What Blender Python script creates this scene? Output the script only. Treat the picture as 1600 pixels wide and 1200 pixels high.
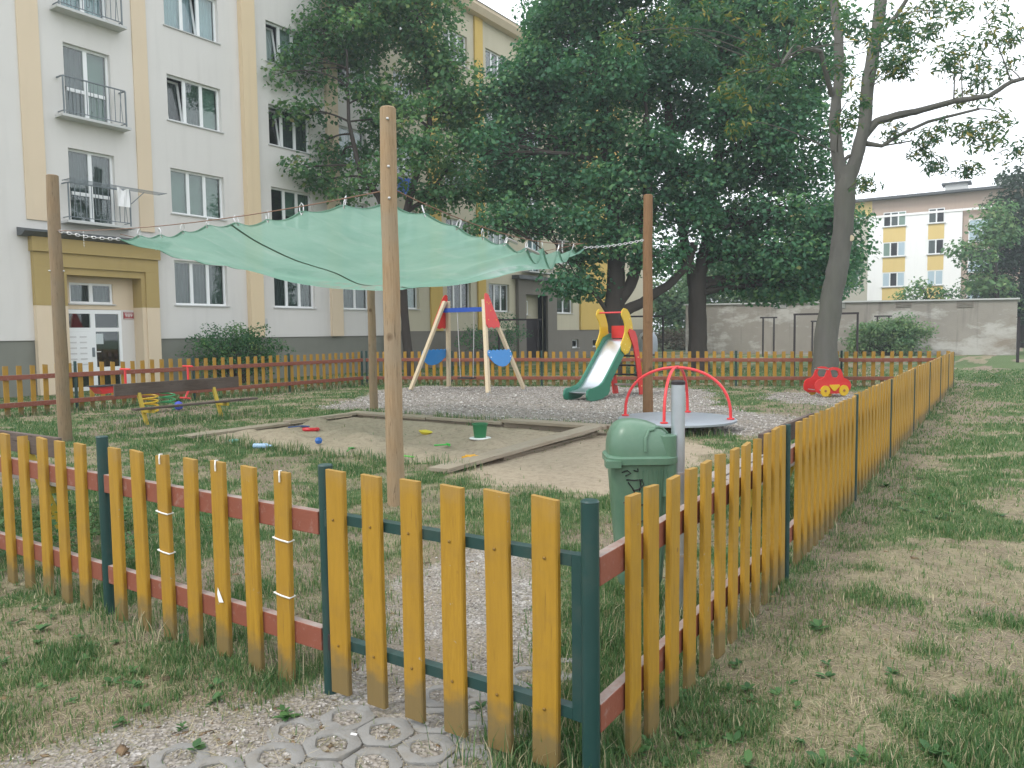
import bpy, math, random
import numpy as np
from mathutils import Vector, Matrix

for o in list(bpy.data.objects):
    bpy.data.objects.remove(o, do_unlink=True)
SC = bpy.context.scene
COL = SC.collection
random.seed(7)
rng = np.random.default_rng(11)

# ------------------------------------------------------------------ camera
F = 1192.0
PITCH, ROLL, YAW, EYE = math.radians(3.855), math.radians(-.688), math.radians(33.64), 1.6
cp, sp = math.cos(PITCH), math.sin(PITCH)
_fw = np.array([0, cp, -sp]); _u = np.array([0, sp, cp]); _r = np.array([1., 0, 0])
_rt = _r*math.cos(ROLL)+_u*math.sin(ROLL); _up = -_r*math.sin(ROLL)+_u*math.cos(ROLL)
cz, sz = math.cos(YAW), math.sin(YAW)
RZ = np.array([[cz, -sz, 0], [sz, cz, 0], [0, 0, 1]])
FW, RT, UP = RZ@_fw, RZ@_rt, RZ@_up
EYEP = np.array([0, 0, EYE])
cam_d = bpy.data.cameras.new('camera')
cam = bpy.data.objects.new('camera', cam_d); COL.objects.link(cam)
cam_d.sensor_width = 36; cam_d.lens = 36*F/1600
cam_d.clip_start = .05; cam_d.clip_end = 1500
cam.matrix_world = Matrix(((RT[0], UP[0], -FW[0], 0), (RT[1], UP[1], -FW[1], 0), (RT[2], UP[2], -FW[2], EYE), (0, 0, 0, 1)))
SC.camera = cam

# ------------------------------------------------------------------ overcast sky, weak sun
SUN_EL, SUN_AZ = math.radians(52), math.radians(205)      # azimuth clockwise from +Y
w = bpy.data.worlds.new('World'); SC.world = w; w.use_nodes = True
nt = w.node_tree; nt.nodes.clear()
out = nt.nodes.new('ShaderNodeOutputWorld'); bg = nt.nodes.new('ShaderNodeBackground')
sky = nt.nodes.new('ShaderNodeTexSky'); sky.sky_type = 'NISHITA'; sky.sun_disc = False
sky.sun_elevation = SUN_EL; sky.sun_rotation = SUN_AZ; sky.dust_density = 3
tc = nt.nodes.new('ShaderNodeTexCoord'); nz = nt.nodes.new('ShaderNodeTexNoise'); nz.inputs['Scale'].default_value = 1.6
nz.inputs['Detail'].default_value = 4
cr = nt.nodes.new('ShaderNodeValToRGB')
cr.color_ramp.elements[0].position = .3; cr.color_ramp.elements[0].color = (11.7, 12.2, 12.9, 1)
cr.color_ramp.elements[1].position = .75; cr.color_ramp.elements[1].color = (13.9, 14.2, 14.6, 1)
mx = nt.nodes.new('ShaderNodeMix'); mx.data_type = 'RGBA'; mx.inputs['Factor'].default_value = .88
nt.links.new(tc.outputs['Generated'], nz.inputs['Vector']); nt.links.new(nz.outputs['Fac'], cr.inputs['Fac'])
nt.links.new(sky.outputs['Color'], mx.inputs['A']); nt.links.new(cr.outputs['Color'], mx.inputs['B'])
nt.links.new(mx.outputs['Result'], bg.inputs['Color']); bg.inputs['Strength'].default_value = .122
nt.links.new(bg.outputs['Background'], out.inputs['Surface'])
sd = bpy.data.lights.new('sun', 'SUN'); sd.energy = 1.4; sd.angle = math.radians(12); sd.color = (1, .96, .90)
sun = bpy.data.objects.new('sun', sd); COL.objects.link(sun)
sdir = Vector((math.sin(SUN_AZ)*math.cos(SUN_EL), math.cos(SUN_AZ)*math.cos(SUN_EL), math.sin(SUN_EL)))
sun.rotation_euler = sdir.to_track_quat('Z', 'Y').to_euler()
SC.view_settings.view_transform = 'Standard'; SC.view_settings.look = 'None'
SC.view_settings.exposure = 0.33; SC.view_settings.gamma = 1; SC.view_settings.use_curve_mapping = False
SC.cycles.max_bounces = 8; SC.cycles.transparent_max_bounces = 16
SC.cycles.use_denoising = True

# ------------------------------------------------------------------ survey helpers (photo ray -> known plane)
def ray(x, y): return FW*F+RT*(x-800)+UP*(600-y)
def on_z(x, y, z=0.):
    d = ray(x, y); return EYEP+d*((z-EYE)/d[2])
def on_X(x, y, X): d = ray(x, y); return EYEP+d*(X/d[0])
def on_Y(x, y, Y): d = ray(x, y); return EYEP+d*(Y/d[1])
def at_d(x, y, dep): return EYEP+ray(x, y)*(dep/F)

# ------------------------------------------------------------------ materials
def new_mat(name):
    m = bpy.data.materials.new(name); m.use_nodes = True; n = m.node_tree; n.nodes.clear()
    o = n.nodes.new('ShaderNodeOutputMaterial'); p = n.nodes.new('ShaderNodeBsdfPrincipled')
    n.links.new(p.outputs[0], o.inputs[0]); return m, n, p, o
def node(n, t, **kw):
    x = n.nodes.new(t)
    for k, v in kw.items():
        if k in x.inputs: x.inputs[k].default_value = v
        else: setattr(x, k, v)
    return x
def rgba(c): return (c[0], c[1], c[2], 1)
def obj_vec(n, stretch=(1, 1, 1), rand=True):
    t = n.nodes.new('ShaderNodeTexCoord'); mp = n.nodes.new('ShaderNodeMapping'); mp.inputs['Scale'].default_value = stretch
    if rand:
        oi = n.nodes.new('ShaderNodeObjectInfo'); ml = node(n, 'ShaderNodeMath', operation='MULTIPLY'); ml.inputs[1].default_value = 37.
        ad = node(n, 'ShaderNodeVectorMath', operation='ADD'); n.links.new(oi.outputs['Random'], ml.inputs[0])
        n.links.new(t.outputs['Object'], ad.inputs[0]); n.links.new(ml.outputs[0], ad.inputs[1]); n.links.new(ad.outputs[0], mp.inputs['Vector'])
    else: n.links.new(t.outputs['Object'], mp.inputs['Vector'])
    return mp.outputs[0]
def mix(n, a, b, f, blend='MIX'):
    m = n.nodes.new('ShaderNodeMix'); m.data_type = 'RGBA'; m.blend_type = blend; m.clamp_result = True
    for s, v in (('A', a), ('B', b), ('Factor', f)):
        if isinstance(v, (int, float)): m.inputs[s].default_value = v
        elif isinstance(v, tuple): m.inputs[s].default_value = rgba(v)
        else: n.links.new(v, m.inputs[s])
    return m.outputs['Result']
def ramp(n, f, stops):
    r = n.nodes.new('ShaderNodeValToRGB'); e = r.color_ramp.elements
    while len(e) < len(stops): e.new(.5)
    for x, (p, c) in zip(e, stops): x.position = p; x.color = rgba(c) if isinstance(c, tuple) else (c, c, c, 1)
    n.links.new(f, r.inputs['Fac']); return r.outputs['Color']
def noise(n, vec, scale, detail=3, rough=.55):
    t = node(n, 'ShaderNodeTexNoise', Scale=scale, Detail=detail, Roughness=rough); n.links.new(vec, t.inputs['Vector']); return t.outputs['Fac']
def bump(n, p, h, strength=.3, dist=.01):
    b = node(n, 'ShaderNodeBump', Strength=strength, Distance=dist); n.links.new(h, b.inputs['Height']); n.links.new(b.outputs[0], p.inputs['Normal'])
def M(name, col, rough=.6, var=.12, scale=3, bmp=0, bscale=60, stretch=(1, 1, 1), metal=0, dirt=None, dirt_amt=.35, dirt_scale=2, spec=.4, rand=True):
    m, n, p, o = new_mat(name); v = obj_vec(n, stretch, rand)
    c = mix(n, tuple(x*(1-var) for x in col), tuple(min(1, x*(1+var)) for x in col), noise(n, v, scale, 5))
    if dirt:
        f = ramp(n, noise(n, v, dirt_scale, 6, .65), [(.48, 0.), (.72, dirt_amt)])
        c = mix(n, c, dirt, f)
    n.links.new(c, p.inputs['Base Color']); p.inputs['Roughness'].default_value = rough; p.inputs['Metallic'].default_value = metal
    p.inputs['Specular IOR Level'].default_value = spec
    if bmp: bump(n, p, noise(n, v, bscale, 4), bmp)
    return m

def picket_mat():
    m, n, p, o = new_mat('yellow_paint'); v = obj_vec(n, (1, 1, .09)); v0 = obj_vec(n)
    oi = n.nodes.new('ShaderNodeObjectInfo')
    c = mix(n, (.285, .155, .014), (.385, .216, .020), ramp(n, noise(n, v, 60, 6, .75), [(.3, 0.), (.62, 1.)]))
    c = mix(n, c, (.33, .185, .02), ramp(n, oi.outputs['Random'], [(0, 0.), (1, .5)]))
    c = mix(n, c, (.27, .155, .03), ramp(n, noise(n, v0, 6, 6, .65), [(.52, 0.), (.75, .6)]))
    # dark resin knots
    vo = node(n, 'ShaderNodeTexVoronoi', Scale=5.2); n.links.new(obj_vec(n, (1, 1, .8)), vo.inputs['Vector'])
    c = mix(n, c, (.16, .085, .02), ramp(n, vo.outputs['Distance'], [(.03, .8), (.06, 0.)]))
    # chipped paint
    ch = noise(n, v0, 21, 4, .7)
    c = mix(n, c, (.30, .27, .22), ramp(n, ch, [(.69, 0.), (.71, .75)]))
    c = mix(n, c, (.13, .075, .02), ramp(n, noise(n, obj_vec(n, (1, 1, .05)), 75, 3, .6), [(.66, 0.), (.73, .55)]))
    # splashed soil near the foot (object z = 0 at the foot)
    t = n.nodes.new('ShaderNodeTexCoord'); sx = n.nodes.new('ShaderNodeSeparateXYZ'); n.links.new(t.outputs['Object'], sx.inputs[0])
    nn = noise(n, v0, 14, 4); a = node(n, 'ShaderNodeMath', operation='MULTIPLY_ADD'); a.inputs[1].default_value = -.20; n.links.new(nn, a.inputs[0]); n.links.new(sx.outputs['Z'], a.inputs[2])
    c = mix(n, c, (.14, .11, .055), ramp(n, a.outputs[0], [(-.06, .8), (.11, 0.)]))
    # weathered top ends
    c = mix(n, c, (.30, .2, .08), ramp(n, a.outputs[0], [(.82, 0.), (.9, .35)]))
    n.links.new(c, p.inputs['Base Color']); p.inputs['Roughness'].default_value = .55; p.inputs['Specular IOR Level'].default_value = .35
    bump(n, p, noise(n, v, 60, 4), .25, .004)
    return m
def wood(name, a, b, knots=True, rough=.8, gray=None, axis=2):
    m, n, p, o = new_mat(name); st = [1, 1, 1]; st[axis] = .05; v = obj_vec(n, tuple(st)); v0 = obj_vec(n)
    c = mix(n, a, b, ramp(n, noise(n, v, 62, 6, .75), [(.3, 0.), (.68, 1.)]))
    if gray: c = mix(n, c, gray, ramp(n, noise(n, v0, 1.7, 5), [(.4, 0.), (.68, .8)]))
    c = mix(n, c, tuple(x*.4 for x in a), ramp(n, noise(n, v, 95, 3, .6), [(.62, 0.), (.69, .75)]))
    if knots:
        vo = node(n, 'ShaderNodeTexVoronoi', Scale=2.6); n.links.new(v0, vo.inputs['Vector'])
        c = mix(n, c, (.085, .045, .02), ramp(n, vo.outputs['Distance'], [(.06, .8), (.14, 0.)]))
    n.links.new(c, p.inputs['Base Color']); p.inputs['Roughness'].default_value = rough; p.inputs['Specular IOR Level'].default_value = .25
    bump(n, p, noise(n, v, 40, 4), .5, .006); return m
def plaster(name, col, var=.05, streak=.0):
    m, n, p, o = new_mat(name); v = obj_vec(n, rand=False)
    c = mix(n, tuple(x*(1-var) for x in col), tuple(min(.9, x*(1+var)) for x in col), noise(n, v, .6, 6, .6))
    c = mix(n, c, tuple(x*.8 for x in col), ramp(n, noise(n, obj_vec(n, (3, 3, .25), False), 1.1, 5), [(.52, 0.), (.8, .35+streak)]))
    n.links.new(c, p.inputs['Base Color']); p.inputs['Roughness'].default_value = .92; p.inputs['Specular IOR Level'].default_value = .15
    bump(n, p, noise(n, v, 90, 3), .25, .006); return m
def glass_mat():
    m, n, p, o = new_mat('window_glass'); n.nodes.remove(p)
    lw = n.nodes.new('ShaderNodeLayerWeight'); pw = node(n, 'ShaderNodeMath', operation='POWER'); pw.inputs[1].default_value = 4.; n.links.new(lw.outputs['Facing'], pw.inputs[0])
    ma = node(n, 'ShaderNodeMath', operation='MULTIPLY_ADD'); ma.inputs[1].default_value = .8; ma.inputs[2].default_value = .085
    n.links.new(pw.outputs[0], ma.inputs[0]); g = node(n, 'ShaderNodeBsdfGlossy', Roughness=.02); t = node(n, 'ShaderNodeBsdfTransparent'); t.inputs[0].default_value = (.82, .88, .86, 1)
    mxs = n.nodes.new('ShaderNodeMixShader'); n.links.new(ma.outputs[0], mxs.inputs[0]); n.links.new(t.outputs[0], mxs.inputs[1]); n.links.new(g.outputs[0], mxs.inputs[2])
    n.links.new(mxs.outputs[0], o.inputs[0]); return m
def leaf_mat(name, stops, transl=.35, rough=.55):
    m, n, p, o = new_mat(name)
    a = n.nodes.new('ShaderNodeAttribute'); a.attribute_name = 'tint'
    c = ramp(n, a.outputs['Fac'], stops); n.links.new(c, p.inputs['Base Color'])
    p.inputs['Roughness'].default_value = rough; p.inputs['Specular IOR Level'].default_value = .3
    t = n.nodes.new('ShaderNodeBsdfTranslucent'); n.links.new(mix(n, c, (.9, 1., .35), .5, 'MULTIPLY'), t.inputs['Color'])
    t2 = mix(n, c, (.11, .36, .07), .35); n.links.new(t2, t.inputs['Color'])
    s = n.nodes.new('ShaderNodeMixShader'); s.inputs[0].default_value = transl
    n.links.new(p.outputs[0], s.inputs[1]); n.links.new(t.outputs[0], s.inputs[2]); n.links.new(s.outputs[0], o.inputs[0]); return m
def cloth_mat():
    m, n, p, o = new_mat('sail_cloth'); v = obj_vec(n, rand=False)
    c = mix(n, (.20, .385, .30), (.285, .465, .375), ramp(n, noise(n, obj_vec(n, (1, 1, 1), False), .8, 6, .65), [(.32, 0.), (.66, 1.)])); c = mix(n, c, (.20, .36, .28), ramp(n, noise(n, obj_vec(n, (.5, 2.2, 1), False), 2.3, 6, .7), [(.55, 0.), (.75, .5)])); c = mix(n, c, (.37, .50, .425), ramp(n, noise(n, obj_vec(n, (2.0, .6, 1), False), 1.9, 5, .6), [(.56, 0.), (.72, .5)]))
    # faded reddish print and a paler stain
    t = n.nodes.new('ShaderNodeTexCoord'); sx = n.nodes.new('ShaderNodeSeparateXYZ'); n.links.new(t.outputs['UV'], sx.inputs[0])
    def band(sock, lo, hi, e):
        return ramp(n, sock, [(lo-e, 0.), (lo+e, 1.), (hi-e, 1.), (hi+e, 0.)])
    area = mix(n, band(sx.outputs['X'], .34, .62, .03), band(sx.outputs['Y'], .42, .60, .03), 1., 'MULTIPLY')
    pr = mix(n, area, ramp(n, noise(n, obj_vec(n, (1.2, 3.2, 1), False), 2.6, 4, .6), [(.47, 0.), (.53, .6)]), 1., 'MULTIPLY')
    c = mix(n, c, (.36, .33, .29), pr)
    a2 = mix(n, band(sx.outputs['X'], .80, .95, .03), band(sx.outputs['Y'], .62, .86, .05), 1., 'MULTIPLY')
    c = mix(n, c, (.62, .70, .70), mix(n, a2, ramp(n, noise(n, v, 2.2, 4), [(.42, 0.), (.55, .5)]), 1., 'MULTIPLY'))
    n.links.new(c, p.inputs['Base Color']); p.inputs['Roughness'].default_value = .8; p.inputs['Specular IOR Level'].default_value = .15
    tr = n.nodes.new('ShaderNodeBsdfTranslucent'); n.links.new(c, tr.inputs['Color'])
    s = n.nodes.new('ShaderNodeMixShader'); s.inputs[0].default_value = .62
    n.links.new(p.outputs[0], s.inputs[1]); n.links.new(tr.outputs[0], s.inputs[2])
    # open weave of the shade net
    tp = n.nodes.new('ShaderNodeBsdfTransparent'); s2 = n.nodes.new('ShaderNodeMixShader'); s2.inputs[0].default_value = .16
    n.links.new(s.outputs[0], s2.inputs[1]); n.links.new(tp.outputs[0], s2.inputs[2]); n.links.new(s2.outputs[0], o.inputs[0])
    bump(n, p, noise(n, v, 7, 4), .3, .03); return m
def ground_mat():
    m, n, p, o = new_mat('ground_cover'); t = n.nodes.new('ShaderNodeTexCoord'); v = t.outputs['Object']
    def at(nm):
        a = n.nodes.new('ShaderNodeAttribute'); a.attribute_name = nm; return a.outputs['Fac']
    fine = noise(n, v, 38, 6, .7); med = noise(n, v, 5, 5, .6); vf = noise(n, v, 140, 4, .7)
    soil = mix(n, (.13, .105, .08), (.27, .225, .175), fine)
    soil = mix(n, soil, (.37, .30, .20), ramp(n, vf, [(.5, 0.), (.66, .8)]))           # straw bits
    dry = mix(n, (.34, .295, .20), (.22, .195, .125), fine); dry = mix(n, dry, (.16, .13, .095), ramp(n, med, [(.42, .0), (.62, .7)])); dry = mix(n, dry, (.10, .092, .058), ramp(n, vf, [(.53, 0.), (.65, .6)])); dry = mix(n, dry, (.40, .345, .24), ramp(n, noise(n, v, 95, 4, .75), [(.56, 0.), (.66, .7)])); dry = mix(n, dry, (.075, .12, .05), ramp(n, noise(n, v, 17, 5, .7), [(.55, 0.), (.68, .6)]))
    green = mix(n, (.055, .10, .04), (.12, .17, .068), fine); green = mix(n, green, (.2, .18, .09), ramp(n, vf, [(.52, 0.), (.68, .6)]))
    gf = n.nodes.new('ShaderNodeMath'); gf.operation = 'MULTIPLY_ADD'; gf.inputs[1].default_value = .5; n.links.new(fine, gf.inputs[0]); n.links.new(at('green'), gf.inputs[2])
    c = mix(n, dry, green, ramp(n, gf.outputs[0], [(.55, 0.), (.82, 1.)]))
    df = n.nodes.new('ShaderNodeMath'); df.operation = 'MULTIPLY_ADD'; df.inputs[1].default_value = .5; n.links.new(med, df.inputs[0]); n.links.new(at('dirt'), df.inputs[2])
    c = mix(n, c, soil, ramp(n, df.outputs[0], [(.6, 0.), (.85, 1.)]))
    # gravel: small grey-beige stones
    vo = node(n, 'ShaderNodeTexVoronoi', Scale=48.); n.links.new(v, vo.inputs['Vector'])
    vo2 = node(n, 'ShaderNodeTexVoronoi', Scale=17.); n.links.new(v, vo2.inputs['Vector'])
    sxx = n.nodes.new('ShaderNodeSeparateColor'); n.links.new(vo.outputs['Color'], sxx.inputs[0])
    sx2 = n.nodes.new('ShaderNodeSeparateColor'); n.links.new(vo2.outputs['Color'], sx2.inputs[0])
    gr = ramp(n, sxx.outputs[0], [(0, (.19, .175, .155)), (.5, (.35, .325, .30)), (.85, (.46, .435, .405)), (1, (.62, .60, .58))])
    gr = mix(n, gr, ramp(n, sx2.outputs[0], [(0, (.22, .205, .185)), (.6, (.38, .36, .335)), (1, (.52, .5, .475))]), .5)
    gr = mix(n, gr, (.15, .135, .115), ramp(n, vo.outputs['Distance'], [(.5, 0.), (.75, .7)]))
    gr = mix(n, gr, (.27, .235, .19), ramp(n, noise(n, v, 2.2, 5), [(.36, 0.), (.6, .8)]))
    gm = n.nodes.new('ShaderNodeMath'); gm.operation = 'MULTIPLY_ADD'; gm.inputs[1].default_value = .45; n.links.new(fine, gm.inputs[0]); n.links.new(at('gravel'), gm.inputs[2])
    gfac = ramp(n, gm.outputs[0], [(.6, 0.), (.78, 1.)])
    c = mix(n, c, gr, gfac)
    sa = mix(n, (.31, .255, .185), (.42, .355, .265), med); sa = mix(n, sa, (.22, .18, .135), ramp(n, noise(n, v, 13, 6, .7), [(.48, 0.), (.68, .75)])); sa = mix(n, sa, (.19, .155, .115), ramp(n, fine, [(.55, 0.), (.75, .6)]))
    sa = mix(n, sa, (.47, .41, .33), ramp(n, vf, [(.55, 0.), (.7, .5)]))
    sm = n.nodes.new('ShaderNodeMath'); sm.operation = 'MULTIPLY_ADD'; sm.inputs[1].default_value = .4; n.links.new(med, sm.inputs[0]); n.links.new(at('sand'), sm.inputs[2])
    c = mix(n, c, sa, ramp(n, sm.outputs[0], [(.58, 0.), (.75, 1.)]))
    n.links.new(c, p.inputs['Base Color']); p.inputs['Roughness'].default_value = .95; p.inputs['Specular IOR Level'].default_value = .1
    hh = mix(n, fine, vo.outputs['Distance'], gfac)
    bump(n, p, hh, .7, .03); return m

MAT = {}
MAT['yellow'] = picket_mat()
def worn_rail():
    m, n, p, o = new_mat('red_rail_paint'); v = obj_vec(n)
    c = mix(n, (.18, .050, .027), (.25, .074, .042), noise(n, v, 7, 5)); c = mix(n, c, (.33, .25, .22), ramp(n, noise(n, v, 17, 6, .7), [(.56, 0.), (.7, .45)]))
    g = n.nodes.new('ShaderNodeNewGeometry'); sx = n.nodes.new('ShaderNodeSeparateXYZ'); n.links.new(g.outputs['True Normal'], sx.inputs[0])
    tp = mix(n, ramp(n, sx.outputs['Z'], [(.5, 0.), (.75, 1.)]), ramp(n, noise(n, v, 9, 5, .7), [(.3, .35), (.55, .95)]), 1., 'MULTIPLY')  # upward faces turn paler grey, broken up by noise
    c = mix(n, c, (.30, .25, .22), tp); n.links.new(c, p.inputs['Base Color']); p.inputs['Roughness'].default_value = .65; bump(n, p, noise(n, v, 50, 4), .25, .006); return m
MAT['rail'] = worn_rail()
MAT['rail_old'] = M('red_rail_paint', (.27, .062, .038), .6, .2, 6, .2, 50, dirt=(.42, .36, .32), dirt_amt=.5, dirt_scale=9)
MAT['post'] = M('green_post_paint', (.016, .052, .048), .38, .2, 5, .1, 40, dirt=(.08, .075, .06), dirt_scale=5)
MAT['pole'] = wood('pole_wood', (.25, .165, .088), (.37, .262, .155), gray=(.29, .235, .165))
MAT['pole_grey'] = wood('pole_wood_grey', (.19, .13, .075), (.28, .20, .12), gray=(.215, .17, .115))
MAT['pole_red'] = wood('pole_wood_reddish', (.17, .092, .043), (.25, .145, .075))
MAT['board'] = wood('weathered_board', (.23, .19, .14), (.34, .29, .22), True, gray=(.32, .28, .22), axis=0)
MAT['dark_board'] = wood('dark_bench_board', (.065, .045, .035), (.12, .09, .075), False, gray=(.15, .12, .105), axis=0)
MAT['grey_board'] = wood('grey_bench_board', (.30, .27, .24), (.40, .37, .33), False, gray=(.25, .22, .2), axis=0)
MAT['pale_wood'] = wood('pale_beam_wood', (.52, .42, .28), (.62, .53, .38), False)
MAT['steel'] = M('stainless_steel', (.72, .75, .80), .34, .05, 3, metal=1)
MAT['galv'] = M('galvanised_steel', (.46, .50, .54), .42, .15, 8, metal=.75, dirt=(.36, .38, .40), dirt_scale=6)
MAT['zinc'] = M('zinc_fitting', (.6, .6, .6), .4, .1, 5, metal=.9)
MAT['red'] = M('red_plastic', (.60, .028, .026), .38, .06, 3, spec=.5, dirt=(.5, .1, .08), dirt_scale=3)
MAT['red_tube'] = M('red_tube_paint', (.68, .045, .05), .35, .06, 3, spec=.5)
MAT['ypanel'] = M('yellow_plastic', (.66, .43, .016), .42, .06, 3, spec=.5, dirt=(.45, .32, .05), dirt_scale=3)
MAT['yellow_metal'] = M('yellow_metal_paint', (.48, .34, .03), .5, .15, 6, dirt=(.3, .22, .06))
MAT['gpanel'] = M('green_plastic_panel', (.025, .17, .105), .42, .08, 3, spec=.5)
MAT['blue'] = M('blue_plastic', (.03, .22, .55), .4, .06, 3, spec=.5)
MAT['blue_beam'] = M('blue_beam_paint', (.02, .075, .36), .45, .08, 3)
MAT['rubber'] = M('black_rubber', (.03, .03, .032), .8, .2, 8)
MAT['bin'] = M('green_bin_plastic', (.09, .175, .115), .36, .10, 2, .05, 30, spec=.45, dirt=(.17, .25, .18), dirt_amt=.5, dirt_scale=4)
MAT['ink'] = M('black_marker_ink', (.012, .012, .012), .6, 0)
MAT['white'] = M('white_upvc', (.78, .80, .80), .35, .03, 2, spec=.4)
MAT['glass'] = glass_mat()
MAT['dark_room'] = M('dim_interior', (.028, .03, .034), .9, .3, 1)  # near-black colour stands for the darkness of unlit rooms
MAT['curtain'] = M('net_curtain', (.50, .55, .56), .9, .12, 8, stretch=(1, 5, .2))
MAT['blue_curtain'] = M('pale_blue_curtain', (.42, .53, .60), .9, .12, 8, stretch=(1, 5, .2))
MAT['blind'] = M('green_grey_blind', (.19, .275, .235), .9, .07, 2)
MAT['grey_curtain'] = M('grey_curtain', (.085, .105, .105), .9, .25, 8, stretch=(1, 5, .2))
MAT['wall_a'] = plaster('pale_render', (.635, .62, .59))
MAT['peach'] = plaster('peach_render', (.65, .54, .395))
MAT['peach2'] = plaster('light_orange_render', (.67, .54, .36))
MAT['ochre'] = plaster('ochre_render', (.39, .295, .125), .08)
MAT['plinth'] = plaster('grey_green_render', (.20, .205, .175), .08)
MAT['wall_b'] = plaster('olive_beige_render', (.50, .46, .345), .06)
MAT['yel_b'] = plaster('mustard_render', (.56, .40, .125), .07)
MAT['plinth_b'] = plaster('brown_grey_render', (.19, .175, .15), .08)
MAT['roof'] = M('roof_sheet', (.25, .2, .17), .6, .15, 3)
MAT['sheet'] = M('dark_flashing', (.085, .095, .10), .5, .15, 5)
MAT['sillm'] = M('grey_sill_sheet', (.5, .51, .5), .5, .08, 5)
MAT['ironwork'] = M('grey_ironwork', (.16, .19, .205), .5, .1, 5)
MAT['black_iron'] = M('dark_rusty_iron', (.028, .022, .024), .6, .3, 10)
MAT['far_white'] = plaster('far_white_render', (.87, .87, .86), .02)
MAT['far_yellow'] = plaster('far_yellow_render', (.68, .52, .22), .03)
MAT['far_brown'] = plaster('far_brown_render', (.44, .35, .29), .03)
MAT['far_beige'] = plaster('far_beige_render', (.50, .48, .41), .03)
MAT['concrete'] = M('paver_concrete', (.225, .222, .21), .9, .14, 7, .35, 80, dirt=(.2, .18, .145), dirt_amt=.65, dirt_scale=9)
MAT['cloth'] = cloth_mat()
MAT['hem'] = M('dark_green_hem', (.13, .20, .16), .85, .1, 3)
MAT['rope'] = M('brown_rope', (.22, .13, .09), .9, .2, 20)
MAT['bark'] = M('dark_bark', (.052, .043, .036), .95, .35, 5, .9, 22, (1, 1, .25))
MAT['bark_ash'] = M('grey_brown_bark', (.105, .102, .09), .95, .28, 6, .9, 24, (1, 1, .22), dirt=(.1, .12, .07), dirt_scale=1.2)
MAT['maple'] = leaf_mat('maple_leaves', [(0, (.036, .115, .052)), (.5, (.085, .205, .085)), (.9, (.20, .34, .105)), (1, (.26, .20, .06))], .42)
MAT['linden'] = leaf_mat('dark_tree_leaves', [(0, (.028, .11, .062)), (.55, (.072, .2, .102)), (.95, (.175, .33, .115)), (1, (.2, .21, .07))], .42)
MAT['ash'] = leaf_mat('ash_leaves', [(0, (.03, .085, .05)), (.5, (.06, .14, .07)), (.85, (.13, .19, .06)), (.93, (.2, .2, .05)), (1, (.36, .26, .05))], .35)
MAT['light_leaf'] = leaf_mat('light_green_leaves', [(0, (.07, .16, .07)), (.6, (.14, .26, .11)), (1, (.24, .32, .13))], .35)
MAT['conifer'] = leaf_mat('dark_conifer_needles', [(0, (.014, .034, .022)), (.7, (.028, .06, .032)), (1, (.05, .09, .04))], .15)
MAT['grass'] = leaf_mat('grass_blades', [(0, (.04, .10, .036)), (.35, (.078, .16, .055)), (.6, (.16, .22, .085)), (.8, (.33, .285, .17)), (1, (.56, .48, .33))], .3, .6)
MAT['weed'] = leaf_mat('weed_leaves', [(0, (.035, .10, .035)), (1, (.09, .19, .06))], .3)
MAT['pebble'] = leaf_mat('pebble_stone', [(0, (.18, .165, .145)), (.6, (.36, .335, .305)), (1, (.64, .62, .585))], 0., .85)
MAT['litter'] = leaf_mat('dead_leaf_flakes', [(0, (.10, .07, .05)), (1, (.30, .20, .11))], .1, .9)
MAT['ground'] = ground_mat()

def garage_mat():
    m, n, p, o = new_mat('stained_render'); v = obj_vec(n, rand=False)
    c = mix(n, (.22, .20, .175), (.37, .345, .305), noise(n, v, .55, 7, .65))
    c = mix(n, c, (.50, .49, .46), ramp(n, noise(n, obj_vec(n, (.6, 1, 1.4), False), .38, 6, .7), [(.5, 0.), (.57, .8)]))
    c = mix(n, c, (.19, .14, .09), ramp(n, noise(n, obj_vec(n, (.4, 1, .8), False), .5, 6, .7), [(.56, 0.), (.7, .7)]))
    c = mix(n, c, (.12, .11, .1), ramp(n, noise(n, obj_vec(n, (2.5, 1, .22), False), .8, 5), [(.58, 0.), (.75, .6)]))
    n.links.new(c, p.inputs['Base Color']); p.inputs['Roughness'].default_value = .95
    bump(n, p, noise(n, v, 14, 6), .5, .03); return m
MAT['garage'] = garage_mat()

# ------------------------------------------------------------------ object helpers
def tag(o, label=None, cat=None, group=None, kind=None):
    if label: o['label'] = label
    if cat: o['category'] = cat
    if group: o['group'] = group
    if kind: o['kind'] = kind
    return o
def thing(name, label, cat, loc=(0, 0, 0), rz=0, group=None):
    o = bpy.data.objects.new(name, None); COL.objects.link(o); o.empty_display_size = .2
    o.location = loc; o.rotation_euler = (0, 0, rz); return tag(o, label, cat, group)
def rootmat(o): return Matrix.Translation(o.location) @ o.rotation_euler.to_matrix().to_4x4()
def np_mesh(name, V, Fc, mat, tint=None, smooth=False):
    V = np.asarray(V, np.float32); Fc = np.asarray(Fc, np.int32); k = Fc.shape[1]
    me = bpy.data.meshes.new(name); me.vertices.add(len(V)); me.vertices.foreach_set('co', V.ravel())
    me.loops.add(Fc.size); me.loops.foreach_set('vertex_index', Fc.ravel())
    me.polygons.add(len(Fc)); me.polygons.foreach_set('loop_start', np.arange(0, Fc.size, k, dtype=np.int32))
    if smooth: me.polygons.foreach_set('use_smooth', np.ones(len(Fc), bool))
    me.update(calc_edges=True)
    if tint is not None:
        a = me.attributes.new('tint', 'FLOAT', 'POINT'); a.data.foreach_set('value', np.asarray(tint, np.float32))
    if mat: me.materials.append(mat)
    return me
def link(name, me, parent=None, loc=None):
    o = bpy.data.objects.new(name, me); COL.objects.link(o)
    if parent: o.parent = parent
    if loc is not None: o.location = loc
    return o
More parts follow.
